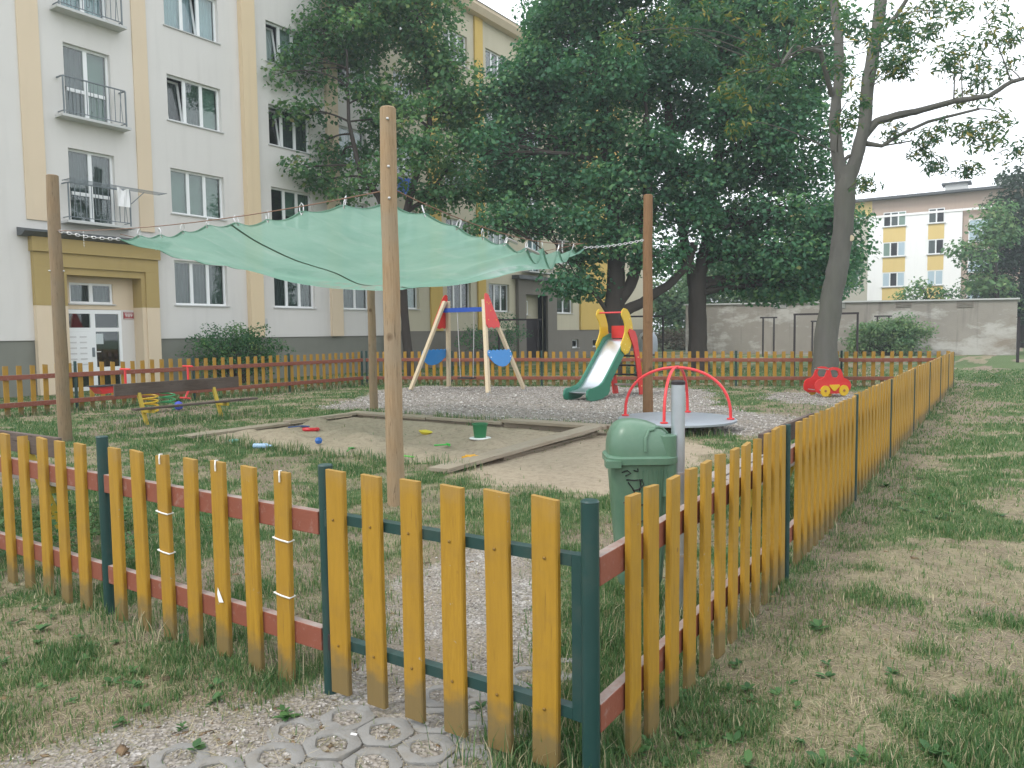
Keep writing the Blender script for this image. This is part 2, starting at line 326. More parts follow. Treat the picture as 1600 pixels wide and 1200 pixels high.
class MB:
    def __init__(s): s.v = []; s.f = []
    def add(s, vs, fs):
        b = len(s.v); s.v += [tuple(x) for x in vs]; s.f += [tuple(b+i for i in f) for f in fs]; return s
    def box(s, a, b):
        x0, y0, z0 = a; x1, y1, z1 = b
        x0, x1 = min(x0, x1), max(x0, x1); y0, y1 = min(y0, y1), max(y0, y1); z0, z1 = min(z0, z1), max(z0, z1)
        return s.add([(x0, y0, z0), (x1, y0, z0), (x1, y1, z0), (x0, y1, z0), (x0, y0, z1), (x1, y0, z1), (x1, y1, z1), (x0, y1, z1)],
                     [(0, 3, 2, 1), (4, 5, 6, 7), (0, 1, 5, 4), (1, 2, 6, 5), (2, 3, 7, 6), (3, 0, 4, 7)])
    def beam(s, p, q, w, h, up=(0, 0, 1)):
        p, q = Vector(p), Vector(q); d = (q-p).normalized(); u = Vector(up)
        if abs(d.dot(u)) > .98: u = Vector((1, 0, 0))
        a = d.cross(u).normalized()*(w/2); b = a.cross(d).normalized()*(h/2)
        vs = [p-a-b, p+a-b, p+a+b, p-a+b, q-a-b, q+a-b, q+a+b, q-a+b]
        return s.add(vs, [(0, 1, 2, 3), (7, 6, 5, 4), (0, 4, 5, 1), (1, 5, 6, 2), (2, 6, 7, 3), (3, 7, 4, 0)])
    def tube(s, pts, r, n=8, cap=True, jitter=0):
        pts = [Vector(p) for p in pts]; rs = r if isinstance(r, (list, tuple, np.ndarray)) else [r]*len(pts)
        base = len(s.v); prev = None
        for i, p in enumerate(pts):
            d = (pts[min(i+1, len(pts)-1)]-pts[max(i-1, 0)])
            d = d.normalized() if d.length > 1e-9 else Vector((0, 0, 1))
            if prev is None:
                u = Vector((1, 0, 0)) if abs(d.x) < .9 else Vector((0, 1, 0)); a = (u-d*u.dot(d)).normalized()
            else: a = (prev-d*prev.dot(d)).normalized()
            prev = a; b = d.cross(a)
            for k in range(n):
                t = 2*math.pi*k/n; rr = rs[i]*(1+jitter*(random.random()-.5)); s.v.append(tuple(p+a*(math.cos(t)*rr)+b*(math.sin(t)*rr)))
        for i in range(len(pts)-1):
            for k in range(n):
                a0 = base+i*n+k; a1 = base+i*n+(k+1) % n; s.f.append((a0, a1, a1+n, a0+n))
        if cap:
            s.f.append(tuple(base+k for k in reversed(range(n)))); s.f.append(tuple(base+(len(pts)-1)*n+k for k in range(n)))
        return s
    def lathe(s, prof, c=(0, 0, 0), n=20, sx=1, sy=1):
        b = len(s.v)
        for r, z in prof:
            for k in range(n):
                t = 2*math.pi*k/n; s.v.append((c[0]+r*math.cos(t)*sx, c[1]+r*math.sin(t)*sy, c[2]+z))
        for i in range(len(prof)-1):
            for k in range(n):
                a0 = b+i*n+k; a1 = b+i*n+(k+1) % n; s.f.append((a0, a1, a1+n, a0+n))
        s.f.append(tuple(b+k for k in reversed(range(n)))); s.f.append(tuple(b+(len(prof)-1)*n+k for k in range(n))); return s
    def prism(s, poly, plane, lo, hi):
        """extrude a 2D outline along an axis: plane 'x' -> outline in (y,z)"""
        n = len(poly)
        mk = {'x': lambda a, b, t: (t, a, b), 'y': lambda a, b, t: (a, t, b), 'z': lambda a, b, t: (a, b, t)}[plane]
        return s.add([mk(a, b, lo) for a, b in poly]+[mk(a, b, hi) for a, b in poly],
                     [tuple(range(n)), tuple(range(2*n-1, n-1, -1))]+[(i, i+n, (i+1) % n+n, (i+1) % n) for i in range(n)])
    def mesh(s, name, mat, smooth=False):
        me = bpy.data.meshes.new(name); me.from_pydata(s.v, [], s.f); me.update()
        bm_fix(me)
        if mat: me.materials.append(mat)
        if smooth: smooth_auto(me)
        return me
    def build(s, name, mat, parent=None, world=False, smooth=False):
        if world and parent is not None:
            mw = Matrix.Identity(4); q = parent; ch = []
            while q is not None: ch.append(q); q = q.parent
            for q in reversed(ch): mw = mw @ rootmat(q)
            inv = mw.inverted(); s.v = [tuple(inv @ Vector(p)) for p in s.v]
        return link(name, s.mesh(name, mat, smooth), parent)
import bmesh
def bm_fix(me):
    b = bmesh.new(); b.from_mesh(me); bmesh.ops.recalc_face_normals(b, faces=b.faces); b.to_mesh(me); b.free()
def smooth_auto(me, ang=40):
    me.polygons.foreach_set('use_smooth', np.ones(len(me.polygons), bool))
    try: me.set_sharp_from_angle(angle=math.radians(ang))
    except Exception: pass
def bevel(o, w=.004, seg=2):
    m = o.modifiers.new('bevel', 'BEVEL'); m.width = w; m.segments = seg; m.limit_method = 'ANGLE'; return o

# value noise, vectorised
_H = np.random.default_rng(5).random((257, 257))
def vnoise(x, y):
    xi = np.floor(x).astype(int); yi = np.floor(y).astype(int); fx = x-xi; fy = y-yi
    fx = fx*fx*(3-2*fx); fy = fy*fy*(3-2*fy); g = lambda a, b: _H[a % 256, b % 256]
    return (g(xi, yi)*(1-fx)+g(xi+1, yi)*fx)*(1-fy)+(g(xi, yi+1)*(1-fx)+g(xi+1, yi+1)*fx)*fy
def fbm(x, y, o=4):
    s = 0; a = .5; t = 0
    for i in range(o): s = s+a*vnoise(x+17*i, y+31*i); t += a; x = x*2.03; y = y*2.03; a *= .5
    return s/t
def poly_sd(x, y, P):
    """signed distance, positive inside"""
    P = np.array(P, float); d = np.full(x.shape, 1e9); ins = np.zeros(x.shape, bool)
    for i in range(len(P)):
        a, b = P[i], P[(i+1) % len(P)]; e = b-a
        t = np.clip(((x-a[0])*e[0]+(y-a[1])*e[1])/(e@e), 0, 1)
        d = np.minimum(d, np.hypot(x-a[0]-t*e[0], y-a[1]-t*e[1]))
        c = (a[1] > y) != (b[1] > y)
        with np.errstate(divide='ignore', invalid='ignore'): xx = a[0]+(y-a[1])*e[0]/(e[1] if abs(e[1]) > 1e-9 else 1e-9)
        ins ^= c & (x < xx)
    return np.where(ins, d, -d)

# ================================================================== GROUND
GRAVEL = [(-12.6, 11.6), (-11.0, 11.75), (-8.8, 11.5), (-6.6, 11.6), (-5.0, 11.2), (-3.3, 11.6), (-2.6, 13.0), (-3.4, 14.3), (-5.0, 15.2), (-5.8, 17), (-7.0, 20.0), (-9.5, 20.0), (-12.5, 18.9), (-15, 17.7), (-15.2, 15.8), (-14.2, 14.6)]
CARPAD = [(-4.9, 17.6), (-2.7, 16.4), (-2.2, 18.6), (-3.6, 20.4), (-5.2, 19.8)]
SANDBOX = [(-10.62, 7.25), (-10.62, 10.52), (-5.55, 10.52), (-5.55, 7.25)]
SANDOUT = [(-5.5, 10.9), (-4.4, 11.0), (-3.4, 9.8), (-3.0, 8.0), (-3.5, 6.6), (-4.5, 6.6), (-5.5, 7.1)]
SANDRIM = [(-11.4, 7.1), (-11.3, 11.2), (-5.0, 11.15), (-4.7, 10.4), (-5.6, 7.2)]
PATH = [(-3.25, .9), (-2.95, 1.75), (-2.6, 2.3), (-2.75, 2.9), (-3.35, 3.7), (-3.5, 4.5), (-3.0, 4.7), (-2.55, 4.2), (-2.05, 3.3), (-1.7, 2.6), (-1.55, 2.1), (-1.5, 1.2), (-2, 0), (-3, 0)]
def masks(x, y):
    n1 = fbm(x*.55+3, y*.55, 4); n2 = fbm(x*1.7+9, y*1.7+4, 4); n3 = fbm(x*5+1, y*5+7, 3); n4 = fbm(x*3.3+31, y*3.3+11, 3)
    j = (n2-.5)*.7+(n3-.5)*.35
    green = np.clip((n1-.5)*3.4+(n2-.5)*3.6+(n4-.5)*3.4+.70, 0, 1)
    far = np.clip((y-9)/14, 0, 1)*(x > -1.2); green = np.clip(green+.75*far+.16*(x < -1.4), 0, 1)
    ss = lambda d, w: np.clip(.5+d/(2*w), 0, 1)
    gravel = np.maximum(ss(poly_sd(x, y, GRAVEL)+j*.9, .25), ss(poly_sd(x, y, PATH)+j*.35, .14))
    gravel = np.maximum(gravel, .8*ss(poly_sd(x, y, CARPAD)+j*.9, .3))
    sand = np.maximum(ss(poly_sd(x, y, SANDBOX), .06), ss(poly_sd(x, y, SANDOUT)+j*.9, .25))
    sand = np.maximum(sand, .78*ss(poly_sd(x, y, SANDRIM)+j*.8, .2))
    gravel = gravel*(1-sand)
    # trodden soil: along the fence feet, near the gate, under the trees
    along = np.exp(-((x+1.05)/.35)**2)*(y < 24)*.55+np.exp(-((y-2.2)/.3)**2)*(x < -1)*.35
    leafy = ss(poly_sd(x, y, [(-1.2, 12.5), (-.8, 12.5), (-.3, 15.5), (-0.2, 19), (-1.3, 21)])+j*.6, .5)*.8
    gate = ss(poly_sd(x, y, [(-4.0, .2), (-3.8, 1.6), (-3.0, 2.2), (-1.6, 2.2), (-1.2, 1.4), (-1.6, 0)])+j, .5)*.7
    spots = np.clip((fbm(x*.9+40, y*.9+20, 4)-.56)*5, 0, .7)
    dirt = np.clip(np.maximum.reduce([along, leafy, gate, spots])+(n2-.5)*.5, 0, 1)*(1-sand)
    green = green*(1-.8*dirt)*(1-gravel)*(1-sand)
    return green, gravel, sand, dirt
def terrain(x, y):
    z = (fbm(x*2.2, y*2.2, 3)-.5)*.035+(fbm(x*.4+5, y*.4, 3)-.5)*.05
    sb = np.clip(poly_sd(x, y, SANDBOX)/.5, 0, 1)
    z = z*(1-.0*sb)+sb*(.06+(fbm(x*1.1+50, y*1.1, 4)-.5)*.34+(fbm(x*3.1+20, y*3.1, 3)-.5)*.13-np.clip(.42-fbm(x*5.5+70, y*5.5+9, 3), 0, 1)*.22)
    return z
def lines(segs):
    o = []
    for a, b, s in segs: o += list(np.arange(a, b, s))
    return np.array(o)
gx = lines([(-400, -60, 40), (-60, -20, 4), (-20, -11, .22), (-11, -8, .1), (-8, 3.6, .075), (3.6, 12, .4), (12, 60, 6), (60, 401, 40)])
gy = lines([(-60, -4, 8), (-4, .4, .4), (.4, 11.2, .075), (11.2, 26, .2), (26, 60, 2.), (60, 501, 40)])
X, Y = np.meshgrid(gx, gy); fx, fy = X.ravel(), Y.ravel()
near = np.clip((42-np.hypot(fx, fy))/8, 0, 1)
V = np.stack([fx, fy, terrain(fx, fy)*near], 1)
nx, ny = len(gx), len(gy); ii = (np.arange(ny-1)[:, None]*nx+np.arange(nx-1)[None]).ravel()
gme = np_mesh('ground', V, np.stack([ii, ii+1, ii+1+nx, ii+nx], 1), MAT['ground'], smooth=True)
for nm, val in zip(('green', 'gravel', 'sand', 'dirt'), masks(fx, fy)):
    a = gme.attributes.new(nm, 'FLOAT', 'POINT'); a.data.foreach_set('value', val.astype(np.float32))
ground = tag(link('ground', gme), kind='structure')
ground['label'] = 'patchy dry grass, gravel and sand of the playground and lawn'
def gz(x, y): return float(terrain(np.array([x]), np.array([y]))[0])

# lawn pavers sunk in the gravel in front of and below the gate
path = thing('footpath', None, None, (-2.1, 1.9, 0)); path['kind'] = 'structure'; path['label'] = 'short path of ring shaped concrete lawn pavers at the gate'
PITCH_P = .215
def paver_mesh(seed):
    r = random.Random(seed); mb = MB(); n = 30; vs = []; Rh = PITCH_P/2-.003
    for i, (kind, inset, z) in enumerate((('o', 0, -.05), ('o', 0, .007), ('o', .004, .010), ('i', -.006, .010), ('i', 0, .004), ('i', .0, -.05))):
        for k in range(n):
            t = 2*math.pi*k/n
            if kind == 'o':
                m = (t+math.pi/6) % (math.pi/3)-math.pi/6; R = (Rh-inset)/math.cos(m); R = min(R, Rh*1.11-inset)
            else: R = (.064-inset)*(1+.12*math.cos(2*t+.5)+.05*math.cos(6*t))
            vs.append((R*math.cos(t)+r.uniform(-.0015, .0015), R*math.sin(t)+r.uniform(-.0015, .0015), z+r.uniform(-.001, .001)))
    fs = []
    for i in range(5):
        for k in range(n): a = i*n+k; b = i*n+(k+1) % n; fs.append((a, b, b+n, a+n))
    mb.add(vs, fs); return mb.mesh('paver', MAT['concrete'], True)
pm = [paver_mesh(i) for i in range(4)]
k = 0
for row in range(11):
    for c in range(8):
        px = -2.62+c*PITCH_P+(row % 2)*PITCH_P/2; py = 1.25+row*PITCH_P*.866
        if px > -1.40 or px < -2.62+.12*max(0, row-4) or (row > 5 and not -2.3 < px < -1.62) or (row in (4, 5) and c == 0) or (row, c) in ((3, 0), (6, 2), (1, 1)): continue
        o = link('paver', pm[k % 4], path, (px+2.1, py-1.9, gz(px, py)+random.uniform(-.003, .003)))
        o.rotation_euler = (random.uniform(-.02, .02), random.uniform(-.02, .02), random.uniform(-.02, .02)+math.pi*(k % 2)); k += 1

# ================================================================== APARTMENT BLOCKS
BX = -23.0
def fyz(x, y, X=None): p = on_X(x, y, BX if X is None else X); return p[1], p[2]
def holed_wall(mb, y0, y1, z0, z1, holes, X, depth):
    ys = sorted({y0, y1, *[h[0] for h in holes], *[h[1] for h in holes]}); zs = sorted({z0, z1, *[h[2] for h in holes], *[h[3] for h in holes]})
    ys = [v for v in ys if y0 <= v <= y1]; zs = [v for v in zs if z0 <= v <= z1]
    for a, b in zip(ys, ys[1:]):
        for c, d in zip(zs, zs[1:]):
            my, mz = (a+b)/2, (c+d)/2
            if any(h[0] < my < h[1] and h[2] < mz < h[3] for h in holes): continue
            mb.add([(X, a, c), (X, b, c), (X, b, d), (X, a, d)], [(0, 1, 2, 3)])
    for a, b, c, d in holes:
        x2 = X-depth
        mb.add([(X, a, c), (X, b, c), (X, b, d), (X, a, d), (x2, a, c), (x2, b, c), (x2, b, d), (x2, a, d)],
               [(0, 4, 5, 1), (1, 5, 6, 2), (2, 6, 7, 3), (3, 7, 4, 0)])
def window(parent, y0, y1, z0, z1, lights, X, cover='curtain', tilt=None, door=False, sill=True, dep=.13):
    fx_ = X-dep; fw_ = .065; mb = MB()
    mb.box((fx_-.06, y0, z0), (fx_, y1, z0+fw_)); mb.box((fx_-.06, y0, z1-fw_), (fx_, y1, z1))
    mb.box((fx_-.06, y0, z0+fw_), (fx_, y0+fw_, z1-fw_)); mb.box((fx_-.06, y1-fw_, z0+fw_), (fx_, y1, z1-fw_))
    wl = (y1-y0-2*fw_)/lights
    for i in range(1, lights):
        yc = y0+fw_+i*wl; mb.box((fx_-.058, yc-.055, z0+fw_), (fx_+.003, yc+.055, z1-fw_))
    if door:
        zc = z0+(z1-z0)*.40
        for i in range(lights): mb.box((fx_-.056, y0+fw_+i*wl+.055, zc-.05), (fx_+.001, y0+fw_+(i+1)*wl-.055, zc+.05))
    f = mb.build('window', MAT['white'], parent, True)
    covs = cover if isinstance(cover, (list, tuple)) else [cover]*lights
    for i in range(lights):
        a, b = y0+fw_+i*wl+.02, y0+fw_+(i+1)*wl-.02
        if tilt is not None and i == tilt:
            s = MB(); t = .22
            for (p, q) in (((0, a, z0+.06), (0, b, z0+.06)), ((-t, a, z1-.09), (-t, b, z1-.09)), ((0, a+.03, z0+.06), (-t, a+.03, z1-.09)), ((0, b-.03, z0+.06), (-t, b-.03, z1-.09))):
                s.beam((fx_-.09+p[0], p[1], p[2]), (fx_-.09+q[0], q[1], q[2]), .06, .05, (1, 0, 0))
            s.build('sash', MAT['white'], f, True)
            MB().add([(fx_-.09, a, z0+.06), (fx_-.09, b, z0+.06), (fx_-.09-t, b, z1-.09), (fx_-.09-t, a, z1-.09)], [(0, 1, 2, 3)]).build('pane', MAT['glass'], f, True)
        else:
            MB().box((fx_-.042, a, z0+fw_-.01), (fx_-.03, b, z1-fw_+.01)).build('pane', MAT['glass'], f, True)
        cv = covs[i % len(covs)]
        if cv:
            mb2 = MB(); n = 14; cx = fx_-(.36 if (tilt is not None and i == tilt) else .16); wave = 0 if cv == 'blind' else .02
            h0 = z0+.02 if cv != 'half' else z0+(z1-z0)*.35
            vs = []
            for q in range(n+1):
                yy = a-.03+(b-a+.06)*q/n; xx = cx+wave*math.sin(q*2.2+i); vs += [(xx, yy, h0), (xx, yy, z1-.02)]
            mb2.add(vs, [(2*q, 2*q+2, 2*q+3, 2*q+1) for q in range(n)])
            mb2.build('curtain' if cv != 'blind' else 'blind', MAT[cv if cv != 'half' else 'blind'], f, True)
    if sill: MB().box((fx_+.001, y0-.06, z0-.035), (X+.05, y1+.06, z0-.003)).build('sill', MAT['sillm'], f, True)
    return f
ROWS = [2.64, 5.60, 8.57, 11.54, 14.5]; WH = 1.45
def railing(parent, y0, y1, z0, z1, X, mat):
    mb = MB(); xo = X+.34
    mb.box((X-.05, y0-.1, z0-.10), (xo+.1, y1+.1, z0-.03)).build('balcony_slab', MAT['sillm'], parent, True)
    mb = MB(); r = .016
    mb.beam((xo, y0, z1), (xo, y1, z1), .05, .03); mb.beam((xo, y0, z0+.08), (xo, y1, z0+.08), .03, .02)
    for y in (y0, y1):
        mb.beam((xo, y, z0-.03), (xo, y, z1-.015), .035, .035); mb.beam((X+.003, y, z1), (xo-.025, y, z1), .04, .03); mb.beam((X+.003, y, z0+.08), (xo-.018, y, z0+.08), .03, .02)
    rl = mb.build('railing', mat, parent, True)
    n = 11
    for i in range(1, n):
        mb = MB(); y = y0+(y1-y0)*i/n
        if i in (1, n-1): mb.beam((xo, y-.03, z0+.09), (xo, y+.03, z1-.015), .016, .016); mb.beam((xo, y+.06, z0+.09), (xo, y, z1-.12), .012, .012)
        elif i == 5: mb.tube([(xo, y+.04, z1-.02), (xo, y+.03, z0+.22), (xo, y-.01, z0+.17), (xo, y-.05, z0+.22), (xo, y-.06, z1-.02)], .01, 5)
        else: mb.beam((xo, y, z0+.09), (xo, y, z1-.015), .016, .016)
        mb.build('bar', mat, rl, True)
    return rl
# ---- block A (pale, peach pilasters)
YA0, YA1 = 5.0, 24.6; ROOFZ = 17.1
bA = thing('apartment_block', 'pale plastered apartment block with peach pilasters and ochre entrance portal', 'building', (BX, 14.0, 0))
cA = (fyz(99.5, 100)[0], fyz(171.5, 100)[0])     # french window column
colB = (14.80, 16.78); colC = (18.78, 20.74); colD = (22.25, 23.75); colZ = (7.2, 8.95)
yP0, yP1 = fyz(78, 420)[0], fyz(216, 430)[0]
PORT = (yP0+.28, fyz(208, 470, BX-.40)[0]+.12, -.3, 3.62)
holes = [PORT]; wins = []
covB = [['grey_curtain', 'grey_curtain', 'grey_curtain'], 'blind', ['grey_curtain', 'grey_curtain', 'blind'], 'blue_curtain', 'curtain']
covC = [['grey_curtain', 'grey_curtain', 'grey_curtain'], [None, 'half', 'half'], [None, 'grey_curtain', 'grey_curtain'], 'curtain', 'curtain']
for r, z in enumerate(ROWS):
    wins.append((colZ[0], colZ[1], z, z+WH, 3, 'curtain', None, False))
    wins.append((colB[0], colB[1], z, z+WH, 3, covB[r], 0 if r in (2,) else (1 if r == 3 else None), False))
    wins.append((colC[0], colC[1], z, z+WH, 3, covC[r], 0 if r in (2, 3) else None, False))
    wins.append((colD[0], colD[1], z, z+WH, 2, ['grey_curtain', 'curtain', 'blue_curtain', None, 'curtain'][r], 0 if r == 1 else None, False))
    if r: wins.append((cA[0], cA[1], z-.62, z+WH+.03, 2, ['x', 'grey_curtain', ['grey_curtain', 'blind'], 'blue_curtain', 'curtain'][r], None, True))
holes += [w_[:4] for w_ in wins]
mb = MB(); holed_wall(mb, YA0, YA1, 1.54, ROOFZ, holes, BX, .2)
mb.add([(BX, YA0, 1.54), (BX-11, YA0, 1.54), (BX-11, YA0, ROOFZ), (BX, YA0, ROOFZ), (BX-11, YA1, 1.54), (BX-11, YA1, ROOFZ)], [(0, 1, 2, 3), (1, 4, 5, 2)])
mb.build('wall', MAT['wall_a'], bA, True)
mb = MB(); holed_wall(mb, YA0, YA1, -.3, 1.54, [PORT], BX-.04, .16)
mb.build('plinth', MAT['plinth'], bA, True)
MB().box((BX-4, YA0+.1, -.2), (BX-.95, YA1-.02, ROOFZ-.2)).build('room_partition', MAT['dark_room'], bA, True)  # dark block behind the windows, room shade put into its colour
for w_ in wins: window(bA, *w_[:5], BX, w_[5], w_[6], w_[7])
# pilasters
def pil(parent, y0, y1, mat, d=.10, z0=1.2, z1=ROOFZ-.02, X=BX):
    return MB().box((X-.02, y0, z0), (X+d, y1, z1)).build('pilaster', mat, parent, True)
p1 = (fyz(41.6, 347)[0], fyz(75, 347)[0]); p2 = (fyz(218, 347)[0], fyz(240, 347)[0]); p3 = (fyz(371, 300)[0]+.25, fyz(401, 300)[0]); p4 = (fyz(512, 450)[0]+.1, fyz(532, 450)[0])
pil(bA, *p1, MAT['peach'], .05, 4.9); pil(bA, *p2, MAT['peach'], .05, 4.9); pil(bA, *p3, MAT['peach2'], .22, 1.54); pil(bA, *p4, MAT['peach'], .14, 1.545)
# entrance portal: two-tone surround, cornice, door, transom window, number plate
yO0, yO1 = fyz(52, 480)[0], fyz(243, 430)[0]
zT = 4.42; zS = 2.52
for nm, mt, z0, z1, e in (('portal_jamb', 'peach', -.2, zS, .0), ('portal_jamb', 'ochre', zS, 3.62, .004)):
    MB().box((BX-.02, yO0-e, z0), (BX+.16+e, PORT[0], z1)).build(nm, MAT[mt], bA, True)
    MB().box((BX-.02, PORT[1], z0), (BX+.16+e, yO1+e, z1)).build(nm, MAT[mt], bA, True)
    MB().box((BX-.45, PORT[0]-.03, z0), (BX+.10, PORT[0]+.12, z1)).build('portal_reveal', MAT[mt], bA, True)
    MB().box((BX-.45, PORT[1]-.12, z0), (BX+.10, PORT[1]+.03, z1)).build('portal_reveal', MAT[mt], bA, True)
MB().box((BX-.45, PORT[0]+.121, 3.42), (BX+.10, PORT[1]-.121, 3.64)).build('portal_reveal', MAT['ochre'], bA, True)
MB().box((BX-.02, yO0-.004, 3.622), (BX+.164, yO1+.004, 4.02)).build('portal_lintel', MAT['ochre'], bA, True)
MB().box((BX-.02, yO0-.05, 4.022), (BX+.24, yO1+.05, zT)).build('portal_frieze', MAT['ochre'], bA, True)
MB().prism([(BX-.02, zT+.002), (BX+.26, zT+.002), (BX+.46, zT+.11), (BX+.46, zT+.17), (BX-.02, zT+.24)], 'y', yO0-.32, yO1+.32).build('portal_cornice', MAT['sheet'], bA, True)
DX = BX-.40
tw0, tw1 = fyz(108, 450, DX)[0], fyz(176, 450, DX)[0]
mb = MB(); holed_wall(mb, PORT[0]+.1, PORT[1]-.1, 2.45, 3.44, [(tw0, tw1, 2.62, 3.24)], DX, .2); mb.build('portal_back_wall', MAT['peach'], bA, True)
dy0, dy1 = max(PORT[0]+.14, fyz(100, 520, DX)[0]), fyz(190, 520, DX)[0]
MB().box((DX-.06, dy1+.003, -.2), (DX-.002, PORT[1]-.1, 2.449)).build('portal_back_wall', MAT['wall_a'], bA, True)
dm = (dy0+dy1)/2-.02
dm_b = MB()
for (a, b, c, d) in ((dy0, dy0+.08, 0, 2.44), (dy1-.09, dy1, 0, 2.44), (dm-.07, dm+.07, 0, 2.44)): dm_b.box((DX-.06, a, c), (DX+.02, b, d))
for (a, b) in ((dy0+.08, dm-.07), (dm+.07, dy1-.09)):
    for (c, d) in ((0, .12), (.58, .70), (1.78, 1.90), (2.32, 2.44)): dm_b.box((DX-.058, a, c), (DX+.018, b, d))
door = dm_b.build('entrance_door', MAT['white'], bA, True)
for (a, b) in ((dy0+.08, dm-.07), (dm+.07, dy1-.09)):
    for (c, d) in ((.12, .58), (.70, 1.78), (1.90, 2.32)):
        if a < dm-.2 and c == .70: continue
        MB().box((DX-.03, a, c), (DX-.02, b, d)).build('pane', MAT['glass'], door, True)
mbx = MB().box((DX-.03, dy0+.081, .702), (DX+.028, dm-.071, 1.778)).build('letter_box_panel', MAT['white'], bA, True)
for i in range(2):
    for q in range(6):
        yy = dy0+.13+i*.30; MB().box((DX+.0285, yy, .78+q*.165), (DX+.036, yy+.20, .82+q*.165)).build('letter_slot', MAT['zinc'], mbx, False if False else True)
MB().box((DX-.018, dm+.09, 1.40), (DX-.012, dm+.31, 1.72)).build('notice', MAT['curtain'], door, True)
MB().box((DX+.0185, dm-.06, 1.02), (DX+.045, dm+.01, 1.30)).build('lock_plate', MAT['ironwork'], door, True)
MB().tube([(DX+.02, dm+.05, 1.17), (DX+.08, dm+.05, 1.17), (DX+.08, dm+.17, 1.17)], .014, 6).build('handle', MAT['white'], door, True)
window(bA, tw0, tw1, 2.62, 3.24, 2, DX, 'grey_curtain', dep=.05)
npz = 2.28; npy = fyz(200, 483, DX)[0]
plate = MB().box((DX, npy-.16, npz-.11), (DX+.02, npy+.16, npz+.11)).build('number_plate', M('plate_red', (.30, .03, .03), .4, .05), bA, True)
def text_mesh(name, body, size, mat, parent, mw):
    cu = bpy.data.curves.new(name, 'FONT'); cu.body = body; cu.size = size; cu.align_x = 'CENTER'; cu.align_y = 'CENTER'; cu.extrude = .002
    to = bpy.data.objects.new(name, cu); COL.objects.link(to); bpy.context.view_layer.update()
    me = bpy.data.meshes.new_from_object(to.evaluated_get(bpy.context.evaluated_depsgraph_get())); bpy.data.objects.remove(to)
    me.transform(mw); me.materials.clear(); me.materials.append(mat); return link(name, me, parent)
# text lies in the plane facing +X
TX = Matrix(((0, 0, 1, 0), (1, 0, 0, 0), (0, 1, 0, 0), (0, 0, 0, 1)))
inv = (rootmat(bA)).inverted()
text_mesh('house_number', '989', .17, MAT['white'], plate, inv @ Matrix.Translation((DX+.023, npy, npz)) @ TX)
MB().box((DX+.0215, npy-.145, npz+.085), (DX+.024, npy+.145, npz+.095)).build('plate_border', MAT['white'], plate, True)
MB().box((DX+.0215, npy-.145, npz-.095), (DX+.024, npy+.145, npz-.085)).build('plate_border', MAT['white'], plate, True)
yr0, yr1 = cA[0]-.22, cA[1]+.24
for r in (1, 2, 3, 4): railing(bA, yr0, yr1, ROWS[r]-.62 if r > 1 else ROWS[r]-.62, ROWS[r]+.42, BX, MAT['ironwork'])
MB().prism([(BX-.3, ROOFZ), (BX+.35, ROOFZ), (BX+.55, ROOFZ+.22), (BX+.55, ROOFZ+.36), (BX-.3, ROOFZ+.36)], 'y', YA0, YA1-.003).build('cornice', MAT['wall_a'], bA, True)
MB().prism([(BX+.6, ROOFZ+.362), (BX-5.5, ROOFZ+2.6), (BX-11.6, ROOFZ+.362)], 'y', YA0, YA1-.003).build('roof', MAT['roof'], bA, True)
MB().box((BX-.001, p3[1]+.03, 1.98), (BX+.06, p3[1]+.24, 2.22)).build('meter_box', MAT['sillm'], bA, True)
# laundry frame and shirt on the balcony above the portal
zl = ROWS[1]+.46; yl1 = yr1+.95
ry = thing('drying_rack', 'thin grey drying rack laid along the balcony railing above the ochre portal', 'drying rack', (BX+.5, yr1, zl))
mb = MB()
for dx in (.34, .48, .62, .74): mb.tube([(BX+dx, yr0-.15, zl), (BX+dx, yl1, zl-.02)], .009, 5)
for y in (yr0-.15, yl1): mb.tube([(BX+.33, y, zl-.01), (BX+.76, y, zl-.01)], .013, 5)
mb.build('rods', MAT['ironwork'], ry, True)
MB().beam((BX+.36, yl1-.5, zl-.01), (BX+.36, yr1+.02, zl-.42), .02, .02).build('brace', MAT['ironwork'], ry, True)
ys = yr1-.36
mb = MB(); vs = []; n = 8
for i in range(n+1):
    t = i/n
    for q in range(7):
        yy = ys-.19+.38*q/6*(1 if t > .3 else 1); drop = .09*math.exp(-((q-3)/1.3)**2)*(1-t)
        vs.append((BX+.62+.02*math.sin(q*1.9+t*3), yy, zl-.012-drop*(1-t)-t*.56))
mb.add(vs, [(i*7+q, i*7+q+1, i*7+q+8, i*7+q+7) for i in range(n) for q in range(6)])
sh = mb.build('shirt', M('white_laundry', (.8, .8, .8), .9, .03), None); tag(sh, 'white shirt hung to dry over the balcony rail above the entrance', 'shirt')
# aerial-like rack on the highest visible balcony
zt = ROWS[3]+.12
tr = thing('folded_rack', 'white folding laundry rack leaning on the uppermost balcony railing', 'drying rack', (BX+.42, (yr0+yr1)/2, zt))
mb = MB(); yc_ = (yr0+yr1)/2+.05
mb.tube([(BX+.42, yc_-.75, zt+.02), (BX+.46, yc_-.05, zt+.34), (BX+.42, yc_+.70, zt+.06)], .025, 6)
mb.tube([(BX+.44, yc_-.1, zt+.5), (BX+.44, yc_+.15, zt)], .03, 6); mb.tube([(BX+.44, yc_+.75, zt+.02), (BX+.44, yc_+.78, zt+.16)], .03, 6)
mb.build('frame', MAT['white'], tr, True)

